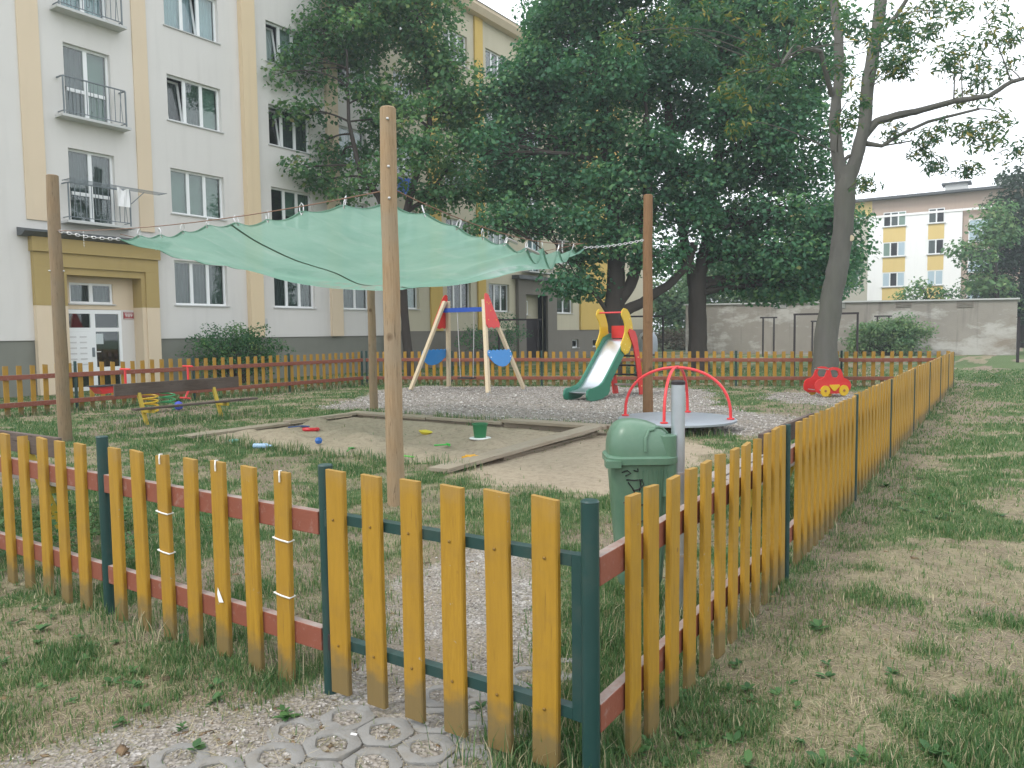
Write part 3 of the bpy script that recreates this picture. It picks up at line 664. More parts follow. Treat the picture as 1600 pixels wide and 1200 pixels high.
# ---- block B (olive beige, mustard pilasters), further along the same street
YB0, YB1 = YA1, 52.0; XB = BX+.06
bB = thing('apartment_block', 'olive beige apartment block with mustard pilasters half hidden behind trees', 'building', (XB, 38, 0))
def yb(px, py=475): return fyz(px, py, XB)[0]
colsB = [(yb(622), yb(655), 2), (yb(699), yb(736), 3), (yb(764), yb(796), 3), (yb(869), yb(895), 2), (yb(931), yb(951), 2)]
portB = (yb(818, 520), yb(852, 520), -.3, 3.7)
wB = []
for r, z in enumerate(ROWS):
    for c, (a, b, l) in enumerate(colsB): wB.append((a, b, z+.08, z+WH+.08, l, random.choice(['grey_curtain', 'grey_curtain', None, 'curtain']), None, False))
    if r: wB.append((yb(825, 400), yb(845, 400), z-.6, z+WH, 2, 'blue_curtain', None, True))
cell = [(yb(893, 530), yb(903, 530), .62, 1.12), (yb(925, 530), yb(935, 530), .62, 1.12)]
mb = MB(); holed_wall(mb, YB0+.003, YB1, 1.72, ROOFZ+.15, [portB]+[w_[:4] for w_ in wB], XB, .2)
mb.add([(XB, YB1, -.3), (XB-11, YB1, -.3), (XB-11, YB1, ROOFZ+.15), (XB, YB1, ROOFZ+.15), (XB-11, YB0+.003, -.3), (XB-11, YB0+.003, ROOFZ+.15), (XB, YB0+.003, -.3), (XB, YB0+.003, ROOFZ+.15)], [(0, 1, 2, 3), (1, 4, 5, 2), (4, 6, 7, 5)])
mb.build('wall', MAT['wall_b'], bB, True)
mb = MB(); holed_wall(mb, YB0+.003, YB1, -.3, 1.72, [portB]+cell, XB+.05, .2)
mb.add([(XB-.02, YB0+.003, 1.718), (XB+.05, YB0+.003, 1.718), (XB+.05, YB1, 1.718), (XB-.02, YB1, 1.718)], [(0, 1, 2, 3)])
mb.build('plinth', MAT['plinth_b'], bB, True)
MB().box((XB-4, YB0+.1, -.2), (XB-1.15, YB1-.2, ROOFZ-.2)).build('room_partition', MAT['dark_room'], bB, True)  # same dark backing, shade of the rooms painted in
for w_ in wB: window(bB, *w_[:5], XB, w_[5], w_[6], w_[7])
for c in cell: window(bB, c[0], c[1], c[2], c[3], 1, XB+.05, None)
for a, b in ((672, 690), (746, 758), (905, 914), (914.5, 968)):
    pil(bB, yb(a), min(yb(b), YB1), MAT['yel_b'], .09 if b != 914 else .13, 1.722, ROOFZ+.148, XB)
for y0, y1, z0, z1, d in ((yb(806, 500), portB[0], -.2, 3.7, .2), (portB[1], yb(866, 500), -.2, 3.7, .2), (yb(806, 500), yb(866, 500), 3.702, 4.5, .2)):
    MB().box((XB-.02, y0, z0), (XB+d, y1, z1)).build('portal_surround', MAT['plinth_b'], bB, True)
MB().box((XB-.02, yb(803, 440)-.2, 4.502), (XB+.5, yb(869, 440)+.2, 4.7)).build('portal_cornice', MAT['sheet'], bB, True)
MB().box((XB-.55, portB[0]-.01, 2.36), (XB-.5, portB[1]+.01, 3.75)).build('portal_back_wall', MAT['wall_b'], bB, True)
MB().box((XB-.55, portB[0]-.01, -.2), (XB-.48, portB[1]+.01, 2.355)).build('entrance_door', MAT['black_iron'], bB, True)
window(bB, portB[0]+.35, portB[1]-1.1, 2.6, 3.4, 1, XB-.37, None, dep=.12)
railing(bB, yb(822, 400)-.4, yb(847, 400)+.5, ROWS[1]-.6, ROWS[1]+.4, XB+.1, MAT['ironwork'])
MB().prism([(XB-.3, ROOFZ+.15), (XB+.4, ROOFZ+.15), (XB+.6, ROOFZ+.4), (XB+.6, ROOFZ+.56), (XB-.3, ROOFZ+.56)], 'y', YB0, YB1+.3).build('cornice', MAT['peach'], bB, True)
MB().prism([(XB+.66, ROOFZ+.562), (XB-5.5, ROOFZ+2.9), (XB-11.6, ROOFZ+.562)], 'y', YB0, YB1+.3).build('roof', MAT['roof'], bB, True)
q = on_X(632, 291, XB+.5)
mb = MB(); vs = []
for i in range(7):
    for j in range(6): vs.append((XB+.5+.05*math.sin(i*1.3+j), q[1]-.45+.15*i, q[2]+.35-.14*j-.04*math.sin(i)))
mb.add(vs, [(i*6+j, i*6+j+1, i*6+j+7, i*6+j+6) for i in range(6) for j in range(5)])
tag(mb.build('laundry', M('blue_laundry', (.07, .16, .55), .9, .1)), 'blue cloth hung from an upper window behind the maple', 'laundry')

# ---- far white block behind the garage wall
FY = 82.0
bF = thing('apartment_block', 'distant white apartment block with yellow window panels and stair windows', 'building', (-7, FY, 0))
def fxz(x, y): p = on_Y(x, y, FY); return p[0], p[2]
xa, xb_, xc, xd = fxz(1357, 380)[0], fxz(1503, 380)[0], fxz(1511, 400)[0], fxz(1640, 380)[0]
ztop = fxz(1450, 306)[1]; zw = ztop-1.55
xl = fxz(1230, 380)[0]
def fbox(nm, x0, x1, z0, z1, d, mt): return MB().box((x0, FY-d, z0), (x1, FY+10, z1)).build(nm, MAT[mt], bF, True)
fbox('wall', xl, xa, -.3, zw, 0, 'far_beige'); fbox('wall', xa+.003, xb_, -.3, zw, .25, 'far_white'); fbox('wall', xb_+.003, xd, -.3, zw, 0.02, 'far_brown')
fbox('attic_band', xl, fxz(1363, 320)[0], zw+.003, ztop, .04, 'far_yellow'); fbox('attic_band', fxz(1363, 320)[0]+.003, xd, zw+.003, ztop, .04, 'far_brown')
MB().box((xl, FY-.32, zw-.14), (xd, FY-.252, zw+.06)).build('string_course', MAT['far_white'], bF, True)
MB().box((xl-.2, FY-.7, ztop+.003), (xd+.2, FY+10.3, ztop+.22)).build('roof', MAT['sheet'], bF, True)
fs = [fxz(1450, y)[1] for y in (350, 398, 446)]; sp_ = (fs[0]-fs[2])/2; fs += [fs[2]-sp_, fs[2]-2*sp_]
for zc in fs:
    for (x0, x1, l) in ((fxz(1381, 350)[0], fxz(1416, 350)[0], 3), (fxz(1451, 350)[0], fxz(1476, 350)[0], 2)):
        f = MB(); Yf = FY-.25; h = 1.36
        for a, b in [(x0, x0+.07), (x1-.07, x1)]+[(x0+(x1-x0)*i/l-.06, x0+(x1-x0)*i/l+.06) for i in range(1, l)]: f.box((a, Yf-.04, zc), (b, Yf+.05, zc+h))
        f.box((x0+.07, Yf-.038, zc), (x1-.07, Yf+.05, zc+.08)); f.box((x0+.07, Yf-.038, zc+h-.08), (x1-.07, Yf+.05, zc+h))
        f = f.build('window', MAT['white'], bF, True)
        wl_ = (x1-x0)/l
        for i in range(l):
            MB().box((x0+i*wl_+.03, Yf-.022, zc+.06), (x0+(i+1)*wl_-.03, Yf-.004, zc+h-.06)).build('pane', MAT[random.choice(['blue_curtain', 'dark_room', 'blind', 'grey_curtain'])], f, True)
        MB().box((x0-.1, Yf-.14, zc-.07), (x1+.1, Yf-.002, zc-.004)).build('sill', MAT['sillm'], f, True)
        MB().box((x0, Yf-.03, zc-sp_+h+.03), (x1, Yf-.001, zc-.075)).build('yellow_panel', MAT['far_yellow'], bF, True)
    x0, x1 = fxz(1318, 380)[0], fxz(1343, 380)[0]
    f = MB()
    for a, b in ((x0, x0+.07), (x0+.68, x0+.80), (x1-.07, x1)): f.box((a, FY-.06, zc), (b, FY+.05, zc+1.36))
    f.box((x0+.07, FY-.058, zc), (x1-.07, FY+.05, zc+.08)); f.box((x0+.07, FY-.058, zc+1.28), (x1-.07, FY+.05, zc+1.36)); f = f.build('window', MAT['white'], bF, True)
    MB().box((x0+.03, FY-.03, zc+.06), (x1-.03, FY-.002, zc+1.3)).build('pane', MAT['blind'], f, True)
sx0, sx1 = xc+.15, fxz(1546, 420)[0]+.6
for i in range(6):
    z1 = fxz(1530, 342)[1]-i*2.75
    f = MB(); 
    for a in (0, -1.0, -2.0): f.box((sx0, FY-.08, z1+a-.09), (sx1, FY-.021, z1+a))
    f.box((sx0-.09, FY-.081, z1-2.1), (sx0-.001, FY-.021, z1)); f.box((sx1+.001, FY-.081, z1-2.1), (sx1+.09, FY-.021, z1))
    f = f.build('stair_window', MAT['white'], bF, True)
    MB().box((sx0, FY-.05, z1-.99), (sx1, FY-.0215, z1-.1)).build('pane', MAT['dark_room' if i else 'blue_curtain'], f, True)
    MB().box((sx0, FY-.05, z1-1.99), (sx1, FY-.0215, z1-1.1)).build('pane', MAT['blue_curtain'], f, True)
for px in (1492, 1577):
    x, z = fxz(px, 297); ch = MB().box((x-.9, FY+1.5, ztop+.223), (x+.9, FY+3, ztop+1.1)).build('chimney', MAT['sillm'], bF, True)
    MB().box((x-1.2, FY+1.3, ztop+1.103), (x+1.2, FY+3.2, ztop+1.25)).build('chimney_cap', MAT['sheet'], ch, True)

# ---- garage wall
GY = 51.0
gw = thing('garage_wall', 'long stained grey rendered garage back wall behind the lawn', 'wall', (-8.7, GY, 0))
gx0, gx1 = on_Y(1104, 520, GY)[0]-1.5, on_Y(1588, 520, GY)[0]
zl_, zr_ = on_Y(1110, 476, GY)[2], on_Y(1588, 468, GY)[2]
MB().prism([(gx0, -.3), (gx1, -.3), (gx1, zr_), (gx0, zl_)], 'y', GY, GY+5.5).build('wall', MAT['garage'], gw, True)
MB().prism([(gx0-.1, zl_+.003), (gx1+.12, zr_+.003), (gx1+.12, zr_+.09), (gx0-.1, zl_+.09)], 'y', GY-.12, GY+5.6).build('flashing', MAT['sillm'], gw, True)
for px in (1219, 1310, 1412, 1508):
    x, z = on_Y(px, 477 if px < 1400 else 475, GY)[0], on_Y(px, 477 if px < 1400 else 475, GY)[2]
    vb = MB().box((x-.42, GY-.03, z-.2), (x+.42, GY-.002, z+.2)).build('vent', MAT['plinth'] if px < 1400 else MAT['roof'], gw, True)
    for i in range(5): MB().box((x-.4, GY-.05, z-.17+i*.075), (x+.4, GY-.031, z-.14+i*.075)).build('louvre', MAT['sillm'] if px < 1400 else MAT['plinth'], vb, True)

# ================================================================== TREES
def leaves(name, centers, spread, per, size, mat, parent, tint0=.4, tvar=.3, aspect=.62, droop=.0, yellow=0, world_root=None, flat=.55):
    centers = np.asarray(centers, float); n = len(centers)*per
    ci = np.repeat(np.arange(len(centers)), per)
    sp3 = np.array([spread, spread, spread*flat])
    off = rng.normal(0, 1, (n, 3)); off /= np.maximum(1, np.linalg.norm(off, axis=1, keepdims=True)/1.9)
    P = centers[ci]+off*sp3
    P[:, 2] -= droop*np.linalg.norm(off[:, :2], axis=1)**2*spread*.3
    nrm = rng.normal(0, .55, (n, 3))+np.array([0, 0, .8])+off*np.array([.45, .45, .3]); nrm /= np.linalg.norm(nrm, axis=1, keepdims=True)
    t = rng.normal(0, 1, (n, 3)); t[:, 2] -= .5; t -= nrm*(t*nrm).sum(1, keepdims=True); t /= np.linalg.norm(t, axis=1, keepdims=True)
    b = np.cross(nrm, t); L = size*rng.uniform(.5, 1.45, (n, 1)); W = L*aspect
    fold = nrm*L*.12
    V = np.stack([P-t*L*.5, P+b*W*.5-t*L*.05+fold, P+t*L*.5, P-b*W*.5-t*L*.05+fold], 1).reshape(-1, 3)
    ct = rng.normal(0, 1, len(centers))[ci]*tvar*.6
    tint = np.clip(tint0+ct+rng.normal(0, tvar*.6, n), 0, .93)
    if yellow: tint = np.where(rng.random(n) < yellow, rng.uniform(.93, 1, n), tint)
    tint = np.repeat(tint, 4); Fc = np.arange(n*4).reshape(-1, 4)
    if world_root is not None: V = V-np.array(world_root)
    return link(name, np_mesh(name, V, Fc, mat, tint), parent)
def bez(p, q, bend, n=6):
    p, q = np.array(p, float), np.array(q, float); m = (p+q)/2+np.array(bend)
    return [tuple((1-t)**2*p+2*t*(1-t)*m+t*t*q) for t in np.linspace(0, 1, n)]
def tree(name, label, base, trunks, lobes, mat, bark, leaf=.14, per=46, spread=.42, cl_density=1.0, tint0=.45, yellow=.0, group=None, aspect=.62, twig=True, limb_r=.10, droop=.3, flat=.55, seed=1, limbs=True):
    """trunks: list of [(point, radius)...] in the world; lobes: (centre, (rx,ry,rz))"""
    r = np.random.default_rng(seed); base = np.array(base, float)
    root = thing(name, label, 'tree', tuple(base), 0, group)
    mb = MB(); skel = []
    for pts in trunks:
        P = [np.array(p, float) for p, _ in pts]; R = [q for _, q in pts]; PP = []; RR = []
        for i in range(len(P)-1):
            for t in np.linspace(0, 1, 5)[:-1]: PP.append(P[i]*(1-t)+P[i+1]*t+r.normal(0, .02, 3)*min(1, R[i]*2)); RR.append(R[i]*(1-t)+R[i+1]*t)
        PP.append(P[-1]); RR.append(R[-1]); mb.tube([tuple(p-base) for p in PP], RR, 10, jitter=.14)
        skel += list(zip(PP, RR))
    cents = []; SP = np.array([p for p, _ in skel]); SR = np.array([q for _, q in skel])
    tw = MB()
    for c, rad in lobes:
        c = np.array(c); rad = np.array(rad)
        if limbs:
            d = np.linalg.norm(SP-c, axis=1)+np.clip(SP[:, 2]-c[2], 0, 9)*1.5; i = int(np.argmin(d)); r0 = min(SR[i]*.6, limb_r)
            L = np.linalg.norm(SP[i]-c); pts = bez(SP[i], c, (.16*L*r.normal(), .16*L*r.normal(), .12*L), 7)
            mb.tube([tuple(np.array(p)-base) for p in pts], list(np.linspace(r0, r0*.35, 7)), 6)
        n = max(3, int(cl_density*9*rad[0]*rad[1]**.5*rad[2]+3))
        u = r.normal(0, 1, (n, 3)); u /= np.linalg.norm(u, axis=1, keepdims=True); u *= r.uniform(.35, 1., (n, 1))**.5
        C_ = c+u*rad
        for q in C_:
            if twig:
                s = c+(q-c)*.1 if not limbs else np.array(pts[r.integers(3, 7)]); pp = bez(s, q, r.normal(0, .12, 3)*np.linalg.norm(q-s)*.6+np.array([0, 0, .05]), 4)
                tw.tube([tuple(np.array(p)-base) for p in pp], list(np.linspace(limb_r*.28, limb_r*.08, 4)), 4, False)
        cents.append(C_)
    k = mb.build('trunk', bark, root, smooth=True)
    if twig: tag(tw.build('twigs', bark, k), kind='stuff')
    leaves('crown', np.concatenate(cents), spread, per, leaf, mat, root, tint0, .3, aspect, droop, yellow, base, flat)
    return root
def lob(L, dep, ydepth=.75, jd=1.2, seed=0):
    r = random.Random(seed); o = []
    for (px, py, rx, ry) in L:
        k = dep/F; c = at_d(px, py, dep+r.uniform(-jd, jd)); o.append((c, (rx*k*.92, rx*k*ydepth, ry*k*.92)))
    return o
def g0(px, dep): p = at_d(px, 560, dep); return np.array([p[0], p[1], -.1])
# maple in front of the block
d1 = 29.0; b1 = g0(641, d1)
T1 = [[(b1, .21), (at_d(634, 520, d1), .16), (at_d(630, 450, d1), .15), (at_d(624, 375, d1), .15)],
      [(at_d(624, 375, d1), .15), (at_d(590, 305, d1-.3), .12), (at_d(562, 268, d1-.5), .10), (at_d(545, 190, d1-.6), .07), (at_d(542, 80, d1-.6), .04)],
      [(at_d(624, 375, d1), .16), (at_d(640, 310, d1), .13), (at_d(672, 200, d1+.3), .10), (at_d(668, 120, d1+.2), .07), (at_d(650, 0, d1), .05)],
      [(at_d(636, 330, d1), .10), (at_d(668, 310, d1+.3), .08), (at_d(700, 262, d1+.8), .06)]]
L1 = [(560, 10, 70, 60), (650, 20, 80, 60), (500, 45, 45, 45), (470, 120, 52, 26), (440, 108, 32, 18), (424, 118, 24, 12), (455, 80, 24, 14), (500, 225, 34, 16), (475, 262, 24, 12), (480, 172, 40, 20), (555, 85, 60, 40), (580, 150, 50, 30), (665, 110, 60, 40), (712, 110, 36, 44),
      (700, 165, 55, 40), (640, 175, 40, 28), (500, 285, 38, 24), (540, 245, 40, 22), (545, 300, 30, 16), (610, 225, 42, 22), (590, 190, 40, 20), (668, 240, 52, 30), (720, 240, 50, 36), (660, 300, 44, 20), (705, 310, 42, 24), (600, 270, 38, 16), (730, 180, 36, 40), (745, 290, 30, 22),
      (600, -70, 110, 60), (650, -40, 60, 50), (520, -40, 70, 50)]
tree('maple_tree', 'broad maple with thin forked trunk in front of the apartment blocks', b1, T1, lob(L1, d1, seed=3), MAT['maple'], MAT['bark'], .165, 78, .40, 1.6, .5, .025, 'trees around the playground', .8, limb_r=.06, seed=4)
# two big dark trees
d2 = 28.5; b2 = g0(958, d2)
T2 = [[(b2, .50), (at_d(958, 530, d2), .39), (at_d(962, 470, d2), .37), (at_d(963, 420, d2), .33), (at_d(965, 380, d2), .30), (at_d(950, 260, d2), .24), (at_d(940, 120, d2), .2), (at_d(930, 0, d2), .1)],
      [(at_d(966, 470, d2), .26), (at_d(985, 445, d2), .22), (at_d(1000, 400, d2-.2), .19), (at_d(1012, 320, d2-.3), .2), (at_d(1010, 180, d2), .12)],
      [(at_d(968, 490, d2), .24), (at_d(1005, 472, d2), .19), (at_d(1045, 445, d2+.3), .16), (at_d(1075, 415, d2+.4), .13), (at_d(1085, 380, d2+.4), .15)],
      [(at_d(958, 500, d2), .10), (at_d(930, 460, d2-.2), .07), (at_d(905, 440, d2-.3), .05)]]
L2 = [(835, 95, 52, 46), (880, 60, 70, 50), (790, 150, 50, 50), (850, 160, 60, 45), (800, 220, 55, 40), (860, 235, 60, 42), (930, 110, 70, 50), (930, 200, 60, 45), (900, 290, 65, 40), (830, 290, 55, 38), (790, 290, 40, 34), (780, 335, 38, 26), (840, 345, 55, 28), (905, 350, 50, 30),
      (900, 405, 42, 24), (920, 440, 36, 22), (890, 440, 26, 16), (960, 290, 50, 40), (1000, 230, 55, 45), (990, 140, 60, 50), (1000, 60, 70, 50), (900, 5, 70, 40), (850, 15, 36, 30), (955, 370, 40, 28), (1010, 330, 46, 40), (1020, 400, 40, 24), (960, -40, 110, 50), (860, 130, 60, 50), (760, 240, 30, 40)]
tree('linden_tree', 'large dark tree with thick forked trunk directly behind the yellow slide', b2, T2, lob(L2, d2, seed=5), MAT['linden'], MAT['bark'], .165, 88, .46, 2.2, .45, .012, 'trees around the playground', .78, limb_r=.12, seed=6)
d3 = 29.5; b3 = g0(1092, d3)
T3 = [[(b3, .46), (at_d(1090, 530, d3), .36), (at_d(1090, 470, d3), .335), (at_d(1088, 430, d3), .36)],
      [(at_d(1088, 440, d3), .26), (at_d(1072, 400, d3), .19), (at_d(1065, 340, d3), .17), (at_d(1050, 240, d3), .2), (at_d(1040, 120, d3), .12)],
      [(at_d(1090, 440, d3), .29), (at_d(1105, 380, d3), .25), (at_d(1112, 300, d3), .22), (at_d(1130, 200, d3), .17), (at_d(1132, 80, d3), .14), (at_d(1135, 0, d3), .08)]]
L3 = [(1060, 110, 60, 50), (1120, 80, 70, 50), (1190, 110, 70, 50), (1080, 190, 60, 46), (1150, 180, 60, 44), (1220, 190, 62, 44), (1260, 120, 50, 50), (1060, 270, 56, 44), (1120, 270, 58, 40), (1190, 265, 62, 40), (1250, 265, 48, 40), (1275, 330, 42, 34), (1220, 330, 56, 34), (1150, 340, 60, 34), (1075, 345, 45, 34), (1280, 395, 46, 30), (1225, 395, 52, 30), (1245, 440, 50, 24), (1170, 400, 46, 28), (1295, 440, 36, 24), (1130, 395, 40, 24), (1310, 350, 34, 34), (1180, 30, 90, 50), (1090, 10, 80, 46), (1270, 40, 50, 50), (1280, 200, 30, 40), (1150, -50, 120, 50), (1050, 400, 36, 22), (1310, 400, 28, 26), (1190, 440, 44, 20), (1140, 440, 34, 16), (1270, 455, 36, 14), (1205, 455, 40, 12), (1320, 380, 26, 24), (1100, 310, 40, 30), (1180, 220, 50, 40)]
tree('linden_tree', 'large dark tree with upright forked trunk between wooden pole and garage wall', b3, T3, lob(L3, d3, seed=8), MAT['linden'], MAT['bark'], .165, 88, .46, 2.2, .42, .012, 'trees around the playground', .78, limb_r=.12, seed=9)
# ash by the spring car
d4 = 20.6; b4 = g0(1288, d4)
T4 = [[(b4, .40), (at_d(1288, 580, d4), .335), (at_d(1292, 520, d4), .305), (at_d(1302, 450, d4), .285), (at_d(1312, 400, d4), .275), (at_d(1318, 350, d4), .265), (at_d(1322, 285, d4), .28), (at_d(1324, 262, d4), .27)],
      [(at_d(1318, 290, d4), .19), (at_d(1308, 240, d4), .155), (at_d(1303, 190, d4), .14), (at_d(1311, 120, d4), .13), (at_d(1310, 60, d4), .12), (at_d(1300, -20, d4), .10)],
      [(at_d(1322, 290, d4), .20), (at_d(1338, 245, d4), .18), (at_d(1350, 200, d4), .17), (at_d(1358, 120, d4), .165), (at_d(1370, 50, d4), .155), (at_d(1380, -30, d4), .16)],
      [(at_d(1346, 215, d4), .13), (at_d(1370, 190, d4), .11), (at_d(1405, 180, d4-.3), .095), (at_d(1440, 172, d4-.5), .08), (at_d(1490, 158, d4-.9), .07), (at_d(1545, 150, d4-1.2), .06), (at_d(1580, 128, d4-1.4), .05), (at_d(1640, 112, d4-1.6), .04)],
      [(at_d(1352, 224, d4), .07), (at_d(1378, 228, d4-.2), .05), (at_d(1408, 210, d4-.4), .045), (at_d(1450, 190, d4-.6), .04), (at_d(1530, 170, d4-1), .03)],
      [(at_d(1318, 252, d4), .05), (at_d(1326, 244, d4), .05), (at_d(1340, 240, d4), .05)],
      [(at_d(1300, 150, d4), .07), (at_d(1282, 80, d4-.6), .06), (at_d(1240, 72, d4-1.4), .04), (at_d(1218, 105, d4-2), .03)],
      [(at_d(1368, 60, d4), .08), (at_d(1400, 25, d4), .06), (at_d(1430, -20, d4-.4), .05)],
      [(at_d(1378, 228, d4-.2), .022), (at_d(1425, 220, d4-.3), .018), (at_d(1465, 250, d4-.4), .012), (at_d(1478, 275, d4-.4), .008)]]
La = [(1410, 30, 40, 30), (1470, 20, 50, 26), (1540, 30, 46, 36), (1490, 75, 36, 26), (1560, 100, 40, 26), (1520, 115, 40, 20), (1500, 95, 30, 24), (1410, 95, 26, 22), (1425, 70, 30, 12), (1440, 8, 40, 14), (1590, 60, 20, 40), (1380, 75, 22, 40), (1405, 110, 14, 8), (1455, 45, 10, 7)]
Lb = [(1500, 205, 40, 14), (1545, 220, 36, 18), (1480, 195, 26, 10), (1570, 185, 30, 14), (1590, 230, 24, 16), (1440, 215, 16, 6), (1395, 205, 12, 6), (1520, 150, 40, 8), (1435, 235, 10, 5), (1460, 255, 8, 5), (1510, 262, 10, 5), (1355, 285, 9, 5), (1385, 95, 16, 20)]
Lc = [(1060, 40, 50, 24), (1010, 30, 44, 18), (970, 55, 26, 16), (1110, 20, 50, 24), (1140, 140, 34, 22), (1165, 110, 34, 22), (1185, 160, 30, 16), (1200, 60, 44, 34), (1240, 30, 44, 30), (1290, 20, 40, 34), (1330, 70, 30, 40), (1335, 150, 22, 30), (1320, 195, 12, 18), (1215, 120, 22, 22), (1150, 190, 22, 12), (1395, 60, 30, 34), (1350, 20, 40, 30)]
at_ = lob(La, d4-1.0, .8, 1.0, 2)+lob(Lb, d4-.8, .8, .6, 4)+lob(Lc, d4-3.0, .7, .8, 6)
tree('ash_tree', 'tall grey ash with leaning forked trunk behind the red spring car', b4, T4, at_, MAT['ash'], MAT['bark_ash'], .17, 44, .165, 1.35, .45, .16, 'trees around the playground', .30, limb_r=.019, seed=12, droop=.8, flat=.7)
cut = at_d(1330, 372, d4-.2)
tag(MB().lathe([(.085, -.03), (.085, 0), (.075, .012), (.02, .014)], (0, 0, 0), 12).build('cut_knot', MAT['pale_wood']), 'pale sawn branch stub on the ash trunk', 'branch stub')
ck = bpy.data.objects['cut_knot']; ck.location = cut; ck.rotation_euler = Vector(-FW).to_track_quat('Z', 'Y').to_euler()
# right edge and background trees
d5 = 58; b5 = g0(1598, d5)
tree('conifer_tree', 'dark green conifer with dense crown beyond the right end of garage wall', b5, [[(b5, .35), (at_d(1600, 400, d5), .25), (at_d(1602, 280, d5), .1)]], lob([(1595, 275, 18, 22), (1590, 320, 28, 26), (1580, 370, 36, 26), (1570, 420, 42, 24), (1572, 455, 40, 20), (1600, 480, 30, 30), (1610, 350, 40, 40), (1600, 530, 24, 24)], d5, seed=3), MAT['conifer'], MAT['bark'], .32, 80, .7, .9, .5, 0, 'trees around the playground', .5, seed=20)
d6 = 56; b6 = g0(1560, d6)
tree('young_tree', 'yellow green broadleaf tree in front of the dark conifer', b6, [[(b6, .2), (at_d(1556, 420, d6), .1), (at_d(1550, 330, d6), .05)]], lob([(1555, 330, 22, 16), (1545, 365, 26, 16), (1515, 385, 22, 8), (1530, 400, 24, 10), (1570, 350, 22, 20), (1545, 440, 26, 14), (1525, 445, 16, 7), (1560, 470, 20, 12)], d6, seed=4), MAT['light_leaf'], MAT['bark'], .32, 60, .6, .7, .45, .08, 'trees around the playground', .6, seed=21)
d7 = 60; b7 = g0(1450, d7)
tree('young_tree', 'small bushy treetop showing above the middle of garage wall', b7, [[(b7, .15), (at_d(1450, 470, d7), .08)]], lob([(1450, 455, 22, 10), (1430, 463, 20, 8), (1475, 462, 18, 8), (1442, 446, 10, 8)], d7, seed=6), MAT['maple'], MAT['bark'], .3, 36, .55, .6, .6, .02, 'trees around the playground', .6, seed=22)
bgl = [(1062, 470, 40, 30), (1030, 480, 26, 24), (1085, 440, 40, 30), (1130, 450, 50, 26), (1180, 455, 40, 20), (1080, 500, 30, 24), (1050, 515, 26, 18), (1015, 455, 30, 30), (1140, 425, 50, 24), (1200, 440, 40, 24)]
d8 = 66
b8 = g0(1075, d8)
tree('broadleaf_tree', 'hazy light green tree beyond the forked dark trunks', b8, [[(b8, .3), (at_d(1075, 500, d8), .2), (at_d(1080, 440, d8), .12)]], lob(bgl, d8, seed=7), MAT['light_leaf'], MAT['bark'], .36, 60, .8, .8, .45, .03, 'trees around the playground', .6, seed=23)
b9 = g0(1250, 70)
tree('broadleaf_tree', 'dark green tree rising behind the left part of garage wall', b9, [[(b9, .4), (at_d(1250, 440, 70), .25), (at_d(1250, 380, 70), .12)]], lob([(1200, 420, 50, 34), (1250, 400, 50, 40), (1290, 440, 40, 26), (1230, 450, 60, 20), (1150, 400, 50, 40), (1310, 420, 30, 30)], 70, seed=8), MAT['linden'], MAT['bark'], .38, 60, .8, .8, .5, 0, 'trees around the playground', .6, seed=24)
# shrubs
def shrub(label, base, lobes, mat, leaf=.09, per=40, spread=.2, seed=1, tint0=.5, dens=7, aspect=.55):
    base = np.array(base); root = thing('shrub', label, 'shrub', tuple(base), 0, 'shrubs'); r = np.random.default_rng(seed); c_ = []; st = MB()
    for c, rad in lobes:
        n = int(dens*rad[0]*rad[2]*6)+6; u = r.normal(0, 1, (n, 3)); u /= np.linalg.norm(u, axis=1, keepdims=True); u *= r.uniform(.4, 1.08, (n, 1))
        q = np.array(c)+u*np.array(rad); q = q[q[:, 2] > .08]; c_.append(q)
        for p in q[::3]: st.tube([(r.normal(0, .15), r.normal(0, .15), 0), tuple((p-base)*.6+np.array([0, 0, .1])), tuple(p-base)], [.02, .012, .005], 4, False)
    st.build('stems', MAT['bark'], root)
    leaves('foliage', np.concatenate(c_), spread, per, leaf, mat, root, tint0, .3, aspect, .2, 0, base)
def pl(px, py, X, ): return on_X(px, py, X)
bc = on_X(368, 545, -21.9)
shrub('dark rounded shrub against the wall right of the ochre portal', (bc[0], bc[1], 0), [((bc[0], bc[1], .8), (.75, 1.6, .8)), ((bc[0], bc[1]-.7, 1.25), (.6, .9, .7)), ((bc[0], bc[1]+.8, .95), (.65, 1.1, .75)), ((bc[0]+.2, bc[1]+.1, 1.55), (.55, .9, .5))], MAT['maple'], .09, 60, .2, 3, .35, 11)
bc = on_X(785, 545, -21.6)
shrub('dark shrub beside the brown doorway of the olive block', (bc[0], bc[1], 0), [((bc[0], bc[1], .8), (.8, 2.0, .9)), ((bc[0], bc[1]+.3, 1.6), (.7, 1.3, .8)), ((bc[0], bc[1]-2.6, 1.3), (.6, 1.2, .5))], MAT['linden'], .11, 44, .28, 4, .5, 4)
gy0 = GY-1.6
b_ = on_Y(1388, 545, gy0)
shrub('wide light green shrub against the grey garage wall', (b_[0], b_[1], 0), [((on_Y(1352, 535, gy0)[0], gy0, .9), (1.0, .9, .9)), ((on_Y(1385, 525, gy0)[0], gy0, 1.1), (1.1, .9, 1.0)), ((on_Y(1420, 525, gy0)[0], gy0, 1.1), (1.1, .9, 1.0)), ((on_Y(1368, 520, gy0)[0], gy0, 1.5), (.8, .7, .6)), ((on_Y(1410, 512, gy0)[0], gy0, 1.7), (.8, .7, .6))], MAT['light_leaf'], .16, 70, .3, 5, .6, 4.5)
hc = at_d(1075, 530, 62)
